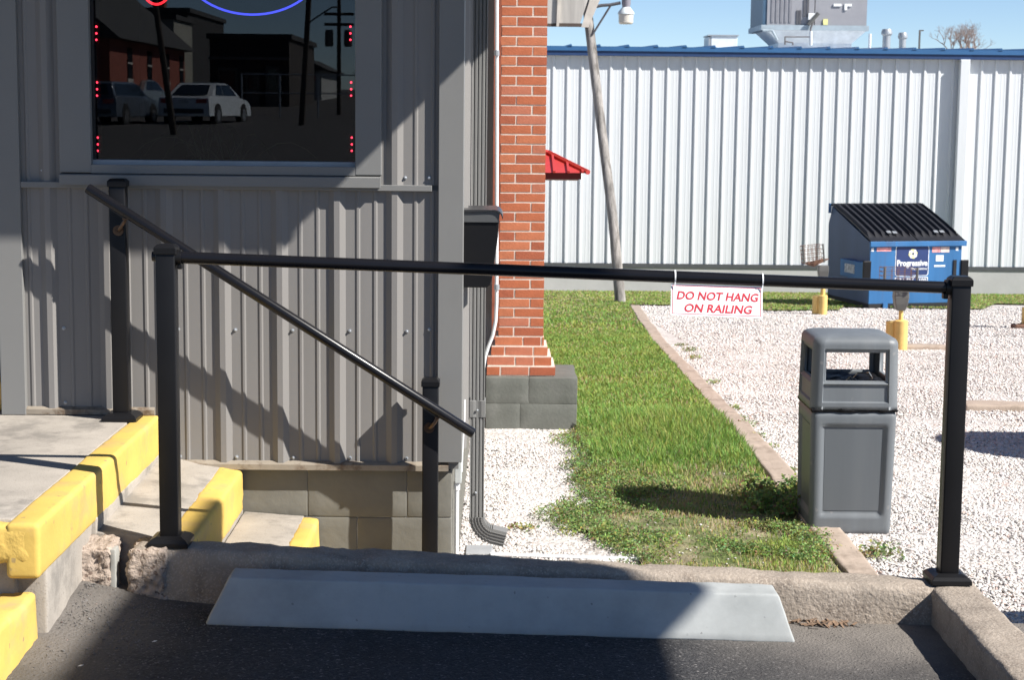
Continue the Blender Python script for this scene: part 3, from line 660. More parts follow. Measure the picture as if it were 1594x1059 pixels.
def brickmesh(lx, ly, lz, mi):
    key = (round(lx, 3), round(ly, 3), mi, random.randint(0, 2))
    if key not in meshes:
        s = MB(); s.box(-lx/2, lx/2, -ly/2, ly/2, -lz/2, lz/2)
        me = bpy.data.meshes.new('brick'); 
        me.from_pydata([(x+random.uniform(-.0012, .0012), y+random.uniform(-.0006, .0006), z+random.uniform(-.0012, .0012)) for x, y, z in s.v], [], s.f); me.materials.append(BRICKS[mi]); meshes[key] = me
    return meshes[key]
def brick(x0, x1, y0, y1, z0, mi=None):
    if mi is None: mi = random.choices([0, 1, 2, 3], [5, 2.2, 2, .6])[0]
    me = brickmesh(x1-x0-MJ, y1-y0-MJ, CH-MJ, mi); o = bpy.data.objects.new('brick', me); COL.objects.link(o); o.parent = pier
    o.location = Vector(((x0+x1)/2+random.uniform(-.0012, .0012), (y0+y1)/2+random.uniform(-.001, .0008), z0+CH/2))-ORG[pier.name]
for c_ in range(ncourse):
    z0 = zb_+c_*CH; off = steps_off[c_] if c_ < 4 else 0
    offl = min(off, .06)
    x0, x1 = bx0-(offl+.02 if c_ < 4 else 0), bx1+off; y0, y1 = by0-off, by0+PW+off
    core.box(x0+.0085, x1-.0085, y0+.0085, y1-.0085, z0, z0+CH)
    h = .112 if c_ >= 4 else (x1-x0)*.3; D = y1-y0
    mi = 3 if (c_ < 4 and random.random() < .6) or c_ in (26, 27, 29) else None
    if c_ % 2 == 0:
        if c_ < 4:
            brick(x0, x0+.10, y0, y0+.21, z0); brick(x0+.10, x0+.30, y0, y0+.105, z0, mi); brick(x0+.30, x1, y0, y0+.105, z0)
        else: brick(x0, x0+h, y0, y0+.22, z0); brick(x0+h, x1, y0, y0+.112, z0, mi)
        brick(x1-h, x1, y0+.112, y1, z0); brick(x0, x1-h, y1-.112, y1, z0)
    else:
        if c_ < 4: brick(x0, x0+.2, y0, y0+.105, z0, mi); brick(x0+.2, x0+.33, y0, y0+.105, z0, mi); brick(x0+.33, x1, y0, y0+.21, z0)
        else: brick(x0+.004, x1-h*.92, y0, y0+.112, z0, mi); brick(x1-h*.92, x1, y0, y0+.22, z0)
        brick(x0, x0+h, y0+.112, y1, z0); brick(x0+h, x1, y1-.112, y1, z0)
core.build('mortar', MORTAR, pier)
# the brick building behind the pier (hidden from here, seen from the side)
bb = thing('brick_rear_building', 'low brick building standing hidden behind the brick pier', 'building', (-1.8, 18, -.9))
MB().box(-4.5, .16, 13.2, 24, -1.4, 2.9).build('wall', mat('far_brick', (.30, .09, .05), .9, var=.25, vscale=12), bb)
MB().box(-4.6, .24, 13.1, 24.1, 2.9, 3.02).build('roof', BLUEDARK, bb)
# red awning on it
aw = thing('red_awning', 'small red metal hipped awning roof sticking out behind the brick pier', 'awning', (.5, 19.6, .9))
az = aY(880, 277, 20).z; r1 = aY(850, 238, 20.6).z; tipx = aY(915, 269, 20).x
ftx = aY(905, 275, 20).x
MB().box(.16, ftx, 20.0, 21.6, az-.015, az+.055).build('fascia', REDD, aw)
v = [(.16, 19.93, az+.06), (tipx, 19.93, az+.06), (tipx, 21.7, az+.06), (.16, 21.7, az+.06), (.16, 20.8, r1+.06), (tipx-.42, 20.8, r1-.02)]
MB().add(v, [(0, 1, 5, 4), (1, 2, 5), (2, 3, 4, 5), (0, 3, 2, 1), (0, 4, 3)]).build('roof_sheet', REDR, aw)
for k in range(5):
    x = tipx-.06-.16*k; t = 1 if x < tipx-.42 else (tipx-x)/.42
    MB().tube([(x, 19.92, az+.07), (x, 19.93+.87*t, az+.07+(r1-az-.07)*t)], .018, 4).build('standing_seam', REDR, aw)
MB().tube([(tipx, 19.93, az+.07), (tipx-.42, 20.8, r1)], .03, 6).build('hip_cap', REDR, aw)
MB().tube([(tipx-.42, 20.8, r1), (.16, 20.8, r1+.07)], .03, 6).build('hip_cap', REDR, aw)
MB().box(.16, ftx-.03, 20.05, 21.55, az-.03, az-.016).build('soffit', WHITECONC, aw)

# ------------------------------------------------------------------ white steel warehouse
wh = thing('white_warehouse', 'long white ribbed metal warehouse with a blue roof edge', 'building', (6, 38.1, -2.3))
WB = 38.1; zw0 = aY(1100, 411, WB).z; zwt = aY(1100, 89, WB).z; zE = aY(1100, 73, WB-.3).z
prof = [(0, 0), (.014, .030), (.046, .030), (.07, 0), (.145, 0), (.152, .002), (.165, .002), (.172, 0), (.22, 0), (.227, .002), (.24, .002), (.247, 0)]
v = []; f = []; xoff = aY(935, 300, WB).x % .3048
def wpan(n):
    pts = []
    for k in range(n):
        for x, dd in prof: pts.append((k*.3048+x, dd))
    pts.append((n*.3048, 0)); return pts
pp = wpan(3); me = bpy.data.meshes.new('wall_panel')
me.from_pydata([(x, -dd, z) for x, dd in pp for z in (zw0, zwt+.12)], [], [(2*i, 2*i+2, 2*i+3, 2*i+1) for i in range(len(pp)-1)]); me.materials.append(WHITEW)
xp = -9.0+xoff
while xp < 26:
    o = bpy.data.objects.new('wall_panel', me); COL.objects.link(o); o.parent = wh; o.location = Vector((xp, WB+random.uniform(-.002, .002), 0))-ORG[wh.name]; xp += .9144
x9, x26 = -9+xoff, xp
MB().box(x9, x26, WB-.05, WB+.05, zw0-.085, zw0+.0).build('drip_trim', DKTRIM, wh)
MB().box(x9+.01, x26-.01, WB-.03, WB+18, -3.4, zw0-.086).build('concrete_base', WHITECONC, wh)
MB().box(x9+.01, x26-.01, WB+.02, WB+18, zw0, zwt+.1).build('wall_core', WHITEW, wh)
zf = aY(1100, 88, WB-.15).z; zm = aY(1100, 80.5, WB-.15).z
MB().box(x9-.2, x26+.2, WB-.15, WB+.06, zf, zm).build('fascia', BLUEDARK, wh)
MB().box(x9-.2, x26+.2, WB-.175, WB+.06, zm+.0, zE).build('gutter', BLUEROOF, wh)
MB().prism([(x9-.2, WB-.16, zE), (x9-.2, WB+12, zE+.30), (x9-.2, WB+18.2, zE+.1), (x9-.2, WB+18.2, zE-.1), (x9-.2, WB-.16, zE-.02)], (x26-x9+.4, 0, 0)).build('roof', mat('pale_roof_steel', (.55, .57, .58), .5), wh)
rx = x9
while rx < x26:
    MB().prism([(rx, WB-.19, zE), (rx+.075, WB-.19, zE+.045), (rx+.10, WB-.19, zE)], (0, 12, .30)).build('roof_rib', BLUEROOF, wh); rx += .61
dxa, dxb = aY(1481, 300, WB-.1).x, aY(1500, 300, WB-.1).x
MB().box(dxa+.06, dxb, WB-.20, WB-.034, zw0-.2, zf-.001).build('downpipe', WHITEW, wh, bevel=.01)
# rooftop unit on its curb adaptor
ru = thing('rooftop_unit', 'large grey rooftop air conditioning unit on the warehouse roof', 'air conditioner', tuple(aY(1266, 72, 44)))
RY = 44.0
U0_, U1_ = aY(1186, 40, RY), aY(1350, 40, RY); uz = aY(1266, 39, RY).z; ub = aY(1266, 47, RY).z; uc = aY(1266, 74, RY).z
UT = uz+2.0
MB().box(U0_.x+.12, U0_.x+1.28, RY, RY+2.2, uz, UT).build('casing', RTUG, ru)
MB().box(U0_.x+1.30, U1_.x-.02, RY, RY+2.2, uz, UT).build('casing', RTUG, ru)
MB().box(U0_.x+.02, U0_.x+.12, RY+.02, RY+2.2, uz, UT).build('coil_guard', mat('dark_coil', (.05, .1, .16), .5), ru)
for k in range(5): MB().box(U0_.x+.22+.11*k, U0_.x+.28+.11*k, RY-.015, RY, uz+.06, UT-.03).build('louvre', mat('louvre_shade', (.2, .2, .22), .6), ru)
for x, z0, z1 in ((.78, .02, .36), (.85, .02, .36), (.95, .2, .62), (1.03, .2, .9)): MB().box(U0_.x+x+.06, U0_.x+x+.11, RY-.018, RY-.001, uz+z0, uz+z1).build('slot', mat('slot_dark', (.08, .08, .09), .6), ru)
MB().box(U0_.x-.02, U1_.x+.03, RY-.06, RY+2.25, ub, uz).build('base_rail', RTUF, ru)
cxa, cxb = aY(1214, 70, RY).x, aY(1328, 70, RY).x
v = [(U0_.x+.15, RY, ub), (U1_.x-.02, RY, ub), (U1_.x-.02, RY+2.1, ub), (U0_.x+.15, RY+2.1, ub), (cxa, RY+.2, uc+.12), (cxb, RY+.2, uc+.12), (cxb, RY+1.9, uc+.12), (cxa, RY+1.9, uc+.12), (cxa, RY+.2, uc-.2), (cxb, RY+.2, uc-.2), (cxb, RY+1.9, uc-.2), (cxa, RY+1.9, uc-.2)]
MB().add(v, [(0, 1, 2, 3)]+[(i, (i+1) % 4, 4+(i+1) % 4, 4+i) for i in range(4)]+[(4+i, 4+(i+1) % 4, 8+(i+1) % 4, 8+i) for i in range(4)]+[(8, 9, 10, 11)]).build('curb_adaptor', mat('adaptor_galv', (.8, .83, .85), .45), ru)
gp = MB(); g = lambda x, y: aY(x, y, RY-.12)
gp.tube([g(1222, 69), g(1222, 57), g(1262, 57), g(1262, 44), g(1270, 22)], .022, 6); gp.tube([g(1222, 64), g(1234, 66), g(1234, 70)], .02, 6); gp.build('gas_pipe', mat('dark_pipe', (.12, .11, .11), .6), ru)
MB().tube([g(1262, 70), g(1262, 48)], .04, 8).build('drain_pipe', WHITEW, ru)
MB().tube([g(1258, 38), g(1274, 20)], .05, 6).build('disconnect_arm', BOXG, ru)
MB().box(*sorted((g(1259, 20).x, g(1270, 20).x)), RY-.10, RY-.02, g(1266, 30).z, g(1266, 20).z).build('disconnect_box', WPRINT, ru)
MB().box(*sorted((g(1283, 20).x, g(1290, 20).x)), RY-.03, RY-.005, g(1286, 38).z, g(1286, 29).z).build('label_plate', YPRINT, ru)
MB().box(g(1299, 6).x, g(1311, 6).x, RY-.03, RY-.005, g(1305, 9).z, g(1305, 5).z).build('label_plate', WPRINT, ru)
MB().prism([(g(1316, 5).x, RY-.03, g(1316, 15).z), (g(1320, 5).x, RY-.03, g(1316, 15).z), (g(1320, 5).x, RY-.03, g(1316, 9).z), (g(1327, 5).x, RY-.03, g(1316, 9).z), (g(1327, 5).x, RY-.03, g(1316, 5).z), (g(1316, 5).x, RY-.03, g(1316, 5).z)], (0, .025, 0)).build('label_plate', WPRINT, ru)
MB().tube([g(1187, 47), g(1202, 47), g(1210, 62)], .03, 6).build('brace', RTUF, ru)
a, b = aY(1103, 74, 43), aY(1148, 56, 43)
t = thing('roof_box', 'low pale metal box on the roof left of the big air conditioner', 'roof vent', (a.x, 43, a.z))
MB().box(a.x+.06, b.x, 43, 44, a.z-.2, b.z).build('housing', mat('pale_roof_metal', (.62, .66, .68), .5, var=.1), t, bevel=.01)
MB().box(a.x, a.x+.05, 43, 44, a.z-.2, b.z-.02).build('side_cap', GALV, t)
MB().box(a.x-.02, b.x+.03, 42.97, 44.03, b.z, b.z+.03).build('rim', GALV, t)
def stack(px, w, ytop, label, capped=True):
    a = aY(px, 76, 43); zt_ = aY(px, ytop, 43).z; r = w/2*43/FPX
    t = thing('roof_vent', label, 'roof vent', (a.x, 43, a.z-.2), group='vents on the warehouse roof')
    MB().lathe([(r*.72, 0), (r*.72, zt_-a.z+.2-.12)], (a.x, 43, a.z-.2), 14).build('pipe', GALV, t, smooth=True)
    if capped: MB().lathe([(r*.72, -.16), (r, -.12), (r, -.07), (r*.8, 0), (.01, .01)], (a.x, 43, zt_), 14).build('cap', GALV, t, smooth=True)
stack(1379.5, 17, 45, 'larger capped metal vent right of the air conditioner'); stack(1404.5, 15, 50.5, 'smaller capped metal vent next to the larger one')
a = aY(1431, 76, 43); tag(MB().box(a.x-.02, a.x+.02, 43, 43.04, a.z-.2, aY(1431, 48, 43).z).box(a.x-.02, a.x+.09, 43, 43.04, aY(1431, 48, 43).z, aY(1431, 48, 43).z+.03).build('roof_post', BOXG), 'thin dark post on the roof right of the two capped vents', 'post')
a = aY(1353.5, 76, 43); tag(MB().tube([(a.x, 43, a.z-.2), (a.x, 43, aY(1353, 52, 43).z)], .035, 8).build('roof_pipe', PVC, smooth=True), 'thin white pipe on the roof beside the air conditioner', 'pipe')

# bare tree behind the warehouse
tr = thing('bare_tree', 'bare winter tree showing above the blue roof at the right', 'tree', (24.5, 95, -2.7))
tk = MB(); br = MB()
def grow(p, d, L_, r, lev, mbx_):
    q = p+d*L_; mbx_.tube([p, (p+q)/2+Vector((random.uniform(-1, 1), random.uniform(-1, 1), 0))*L_*.06, q], [r, r*.85, r*.65], 5, False)
    if lev == 0: return
    for k in range(random.choice((2, 3, 3)) if lev > 1 else 3):
        a = Vector((random.uniform(-1, 1), random.uniform(-1, 1), random.uniform(-.25, .9))).normalized()
        grow(p+d*L_*random.uniform(.6, 1), (d*.75+a*.75).normalized(), L_*random.uniform(.6, .8), r*.58, lev-1, br)
ctop = aY(1497, 58, 95)
grow(Vector((ctop.x, 95, -2.7)), Vector((0, 0, 1)), 6.2, .22, 0, tk)
for k in range(6):
    a = Vector((random.uniform(-.9, .9), random.uniform(-.5, .5), 1)).normalized(); grow(Vector((ctop.x, 95, 4.1)), a, 1.1, .06, 5, br)
tk.build('trunk', TWIG, tr); br.build('crown', TWIG, tr)

# leaning pole with lamp and board
poleo = thing('leaning_pole', 'old leaning wooden pole with a yard lamp near its top', 'pole', tuple(aG(968, 470)))
b = aG(968, 474); t0 = aY(915, 20, 33.38)
pts = [b-Vector((0, 0, .2)), b+(t0-b)*.3+Vector((.02, 0, 0)), b+(t0-b)*.65+Vector((-.0, 0, 0)), t0, t0+(t0-b)*.12]
MB().tube(pts, [.105, .092, .09, .088, .08], 12).build('shaft', WPOLE, poleo, smooth=True)
l = lambda x, y, Y=33.2: aY(x, y, Y)
MB().tube([l(918, 12), l(936, 8), l(950, 7), l(966, 4)], .03, 8).build('arm', mat('lamp_arm_iron', (.08, .08, .09), .5), poleo, smooth=True)
MB().tube([l(922, 54), l(950, 9)], .02, 6).build('brace', MATS['lamp_arm_iron'], poleo)
lc = l(974.5, 20); hd = MB(); hd.lathe([(.07, .12), (.085, .2), (.075, .45), (.03, .47)], lc+Vector((0, 0, -.02)), 14).build('ballast_housing', mat('grey_lamp_housing', (.20, .19, .22), .5), poleo, smooth=True)
MB().lathe([(.155, .0), (.15, .035), (.075, .125), (.06, .14)], lc+Vector((0, 0, -.02)), 18).build('lamp_shade', mat('white_lamp_metal', (.6, .65, .66), .4), poleo, smooth=True)
MB().lathe([(.115, -.175), (.135, -.15), (.14, .0), (.13, .01)], lc+Vector((0, 0, -.025)), 18).build('lens', LENS, poleo, smooth=True)
bd = thing('old_board_sign', 'weathered white plywood board with battens behind the top of the brick pier', 'board', tuple(aY(880, 40, 33.1)))
BY = 33.15; q = lambda x, y, Y=BY: aY(x, y, Y)
MB().prism([q(820, 36), q(903, 36), q(925, -30), q(820, -30)], (0, .04, 0)).build('panel', WBOARD, bd)
MB().prism([q(905, 42), q(916, 42), q(946, -30), q(927, -30)], (0, .05, 0)).build('edge_board', mat('cream_board', (.5, .46, .41), .8, var=.15), bd)
MB().prism([q(866, 41), q(870, 41), q(873, -30), q(869, -30)], (0, -.05, 0)).build('batten', mat('cream_board', 0), bd)
MB().prism([q(820, 40.5), q(905, 41.5), q(906, 36), q(820, 35)], (0, .03, 0)).build('bottom_rail', mat('dark_wood_rail', (.08, .06, .05), .9), bd)

# ------------------------------------------------------------------ dumpster
dp = thing('dumpster', 'blue front loading dumpster with black ribbed lids standing on the gravel by the white wall', 'dumpster', tuple(aG(1352, 481)))
O_ = aG(1352, 481); th_ = math.radians(14.5)
DM = Matrix.Translation(O_) @ Matrix.Rotation(th_, 4, 'Z')
Wd = 1.80; Dd = 1.72; Hf = 1.19; Hp = 1.74; yp = .95*Dd
def dbox(x0, x1, y0, y1, z0, z1): return MB().box(x0, x1, y0, y1, z0, z1, DM)
def dpr(pts, d_): return MB().prism([DM @ Vector(p) for p in pts], DM.to_3x3() @ Vector(d_))
dbox(0, Wd, 0, .04, .09, Hf).build('front_wall', DBLUE, dp)
prf = [(0, .09), (0, Hf), (yp, Hp), (Dd+.06, Hp-.34), (Dd, .09)]
dpr([(0, a, b) for a, b in [(.041, .09), (.041, Hf+.0)]+prf[2:]], (.03, 0, 0)).build('side_wall', DBSHADED, dp)
dpr([(Wd-.03, a, b) for a, b in [(.041, .09), (.041, Hf+.0)]+prf[2:]], (.03, 0, 0)).build('side_wall', DBLUE, dp)
dpr([(.031, Dd-.04, .09), (.031, Dd, .09), (.031, Dd+.06, Hp-.34), (.031, yp, Hp), (.031, yp-.03, Hp-.03)], (Wd-.062, 0, 0)).build('rear_wall', DBLUE, dp)
dbox(-.0, Wd, .0, Dd, .02, .088).build('floor', DARK, dp)
dbox(-.03, Wd+.07, -.055, .0, Hf-.075, Hf+.02).build('top_rail', DBLUE, dp, bevel=.008)
dbox(.27, .36, -.03, .02, -.01, .10).build('caster_bracket', DBLUE, dp)
sl_ = math.atan2(Hp-Hf, yp)
for k, (a, b) in enumerate(((-.02, Wd*.5-.01), (Wd*.5+.01, Wd+.03))):
    def lp(x, t, h): return DM @ Vector((x, -.05+(yp+.08)*t-math.sin(sl_)*h, Hf+.03+(Hp-Hf+.03)*t+math.cos(sl_)*h+.05*math.sin(t*math.pi)*.4))
    s = MB(); N = 40; pts = []
    for i in range(N+1):
        x = a+(b-a)*i/N; ph = (i % 6); pts.append((x, .0 if i < 2 or i > N-2 else (.045 if ph in (2, 3, 4) else .0)))
    T = 12; v = []; f = []
    for j in range(T+1):
        t = j/T
        for x, h in pts:
            v.append(lp(x, t, h if .10 < t < .95 else 0.0))
    for j in range(T):
        for i in range(N): f.append((j*(N+1)+i, j*(N+1)+i+1, (j+1)*(N+1)+i+1, (j+1)*(N+1)+i))
    s.add(v, f); lid = s.build('lid', DLID, dp, solid=.015)
    c = (a+b)/2+.02
    for q in (-.07, .05):
        MB().add([lp(c+q, .12, .05), lp(c+q+.08, .12, .05), lp(c+q+.08, .16, .055), lp(c+q, .16, .055)], [(0, 1, 2, 3)]).build('lid_handle', GALV, lid, solid=.01)
MB().tube([DM @ Vector((-.06, yp+.03, Hp+.03)), DM @ Vector((Wd+.04, yp+.03, Hp+.03))], .02, 6).build('hinge_rod', DLID, dp)
MB().tube([DM @ Vector((-.04, yp+.03, Hp-.12)), DM @ Vector((-.04, yp+.03, Hp+.06))], .025, 6).build('hinge_bracket', DBLUE, dp)
for sgn, x0 in ((-1, 0.0), (1, Wd)):
    x1 = x0+sgn*.13; a, b = sorted((x0+sgn*.001, x1))
    sv = dbox(a, b, .02, .95, .52, .83).build('fork_sleeve', DBLUE, dp, bevel=.01)
    dbox(a-.01, b+.01, -.03, .019, .50, .86).build('sleeve_end', BLACK, sv, bevel=.01)
    if sgn < 0:
        MB().box(a-.006, a-.001, .35, .75, .60, .76, DM).build('faded_label', mat('faded_label', (.4, .42, .45), .7, var=.6, vscale=20), sv)
        dpr([(a, .25, .52), (a, .65, .52), (a, .45, .42)], (.1, 0, 0)).build('gusset', DBLUE, sv)
dbox(Wd-.16, Wd-.10, -.02, -.001, .54, .86).build('side_plate', DLID, dp)
# printed panel
def rrect(w, h, r, n=5):
    out = []
    for cx_, cy_, a0 in ((w/2-r, h/2-r, 0), (-w/2+r, h/2-r, 90), (-w/2+r, -h/2+r, 180), (w/2-r, -h/2+r, 270)):
        for k in range(n+1): a = math.radians(a0+90*k/n); out.append((cx_+r*math.cos(a), cy_+r*math.sin(a)))
    return out
def dpx(x, z, d_=-.006): return DM @ Vector((x, d_, z))
cx_, cz_ = .82, .855
MB().prism([dpx(cx_+a, cz_+b, -.003) for a, b in rrect(.66, .55, .05)], DM.to_3x3() @ Vector((0, .002, 0))).build('print_border', WPRINT, dp)
MB().prism([dpx(cx_+a, cz_+b, -.006) for a, b in rrect(.635, .525, .042)], DM.to_3x3() @ Vector((0, .002, 0))).build('print_panel', NAVY, dp)
for k in range(8):
    a = math.pi/4*k+.2; c0 = (cx_+.01+.055*math.cos(a), cz_+.125+.055*math.sin(a))
    MB().prism([dpx(c0[0]+.034*math.cos(t), c0[1]+.034*math.sin(t), -.009-.0003*k) for t in [2*math.pi*j/10 for j in range(10)]], DM.to_3x3() @ Vector((0, .002, 0))).build('emblem_petal', WPRINT if k % 2 else YPRINT, dp)
DT = DM @ FRONT
text('Progressive', .15, DT @ Matrix.Translation((cx_, cz_-.045, .0075)), WPRINT, 'lettering', dp, bold=.004, fitw=.60)
text('Waste Solutions', .055, DT @ Matrix.Translation((cx_+.14, cz_-.145, .0075)), WPRINT, 'lettering', dp, fitw=.32, bold=.001)
MB().prism([dpx(cx_+a, .495+b, -.003) for a, b in rrect(.65, .13, .01)], DM.to_3x3() @ Vector((0, .002, 0))).build('print_border', WPRINT, dp)
MB().prism([dpx(cx_+a, .495+b, -.006) for a, b in rrect(.62, .105, .01)], DM.to_3x3() @ Vector((0, .002, 0))).build('print_panel', NAVY, dp)
text('636-321-2100', .10, DT @ Matrix.Translation((cx_, .495, .0075)), WPRINT, 'lettering', dp, bold=.002, fitw=.58)
for x0, x1, z0, z1, m_ in ((.12, .40, 1.03, 1.10, PINKST), (1.21, 1.37, 1.0, 1.10, PINKST), (1.38, 1.55, 1.0, 1.10, mat('cream_sticker', (.65, .5, .45), .6, var=.3, vscale=15)), (1.29, 1.44, .84, .95, WPRINT), (1.26, 1.48, .74, .77, WPRINT), (.01, .06, 1.03, 1.09, WPRINT), (1.68, 1.73, 1.03, 1.09, WPRINT)):
    dbox(x0, x1, -.004, -.001, z0, z1).build('sticker', m_, dp)

# ------------------------------------------------------------------ yellow posts with box and wire basket
def drivepost(P, label, basepx, thin, boxz, bask, tilt=0, bo=-.06, wr=.005):
    t = thing('yellow_post', label, 'post', tuple(P), group='yellow posts with wire baskets')
    bx, by = basepx
    MB().tube([P+Vector((-.05, .05, -.1)), P+Vector((-.05, .05, by*.93))], .07, 14).build('rear_bollard', BOLY, t, smooth=True)
    MB().lathe([(bx, -.1), (bx, by-.01), (bx*.8, by)], P+Vector((.04, -.03, 0)), 14).build('bollard', BOLY, t, smooth=True)
    MB().tube([P+Vector((.04, 0, 0)), P+Vector((.04, 0, boxz))], thin, 10).build('pipe', BOLY, t, smooth=True)
    v = []; c = P+Vector((.03, 0, boxz))
    for hw, hy, z in ((.05, .05, -.03), (.075, .07, .05), (.085, .08, .13), (.08, .075, .22)):
        v += [c+Vector((-hw, -hy, z)), c+Vector((hw, -hy, z)), c+Vector((hw, hy, z)), c+Vector((-hw, hy, z))]
    MB().add(v, [(3, 2, 1, 0)]+[(i*4+k, i*4+(k+1) % 4, i*4+4+(k+1) % 4, i*4+4+k) for i in range(3) for k in range(4)]+[(12, 13, 14, 15)]).build('meter_box', BOXG, t, bevel=.01)
    # basket of wire
    bw, bd_, bh = bask; s = MB(); T = Matrix.Translation(c+Vector((bo, 0, .27))) @ Matrix.Rotation(tilt, 4, 'Y')
    for x in lin(-bw/2, bw/2, 6):
        for y in (-bd_/2, bd_/2): s.tube([T @ Vector((x, y, 0)), T @ Vector((x, y, bh))], wr, 4)
        s.tube([T @ Vector((x, -bd_/2, 0)), T @ Vector((x, bd_/2, 0))], wr, 4)
    for z in lin(0, bh, 5):
        s.tube([T @ Vector(p) for p in ((-bw/2, -bd_/2, z), (bw/2, -bd_/2, z), (bw/2, bd_/2, z), (-bw/2, bd_/2, z), (-bw/2, -bd_/2, z))], wr, 4)
    for y in lin(-bd_/2, bd_/2, 4): s.tube([T @ Vector((-bw/2, y, 0)), T @ Vector((bw/2, y, 0))], .004, 4)
    s.build('wire_basket', RUST, t)
    s = MB()
    for x in (-bw/2, bw/2): s.tube([T @ Vector((x, -bd_/2, 0)), T @ Vector((x, -bd_/2, bh+.02))], .014, 6)
    s.build('basket_stay', BOXG, t)['kind'] = 'stuff'
    MB().prism([T @ Vector(p) for p in ((-bw/2, -.05, -.005), (0, -.05, -.07), (bw/2+.1, -.05, .03), (bw/2, -.05, .04))], (0, .10, 0)).build('basket_shelf', RUST, t)
    return t
drivepost(aG(1276, 490), 'yellow post with tilted wire basket, farther off and left of the dumpster', (.075, .33), .04, .60, (.33, .28, .28), -.12, -.17)
P = aG(1395, 545); drivepost(P, 'yellow post with grey box and wire basket, nearer and in front of the dumpster', (.082, .36), .027, .50, (.38, .28, .20), 0, -.04, .0035)
P = Vector((aG(1604, 512).x, aG(1604, 512).y, aG(1604, 512).z)); drivepost(P, 'yellow post cut off by the right edge, its rusty foot on the gravel', (.075, .33), .04, .5, (.34, .28, .3), 0, .1)
MB().rbox((P.x-.25, P.y-.1, P.z-.02), (P.x+.2, P.y+.15, P.z+.06), r=.03, seg=.05, amp=.03, nsc=6).build('footing', RUST, bpy.data.objects['yellow_post.002'])

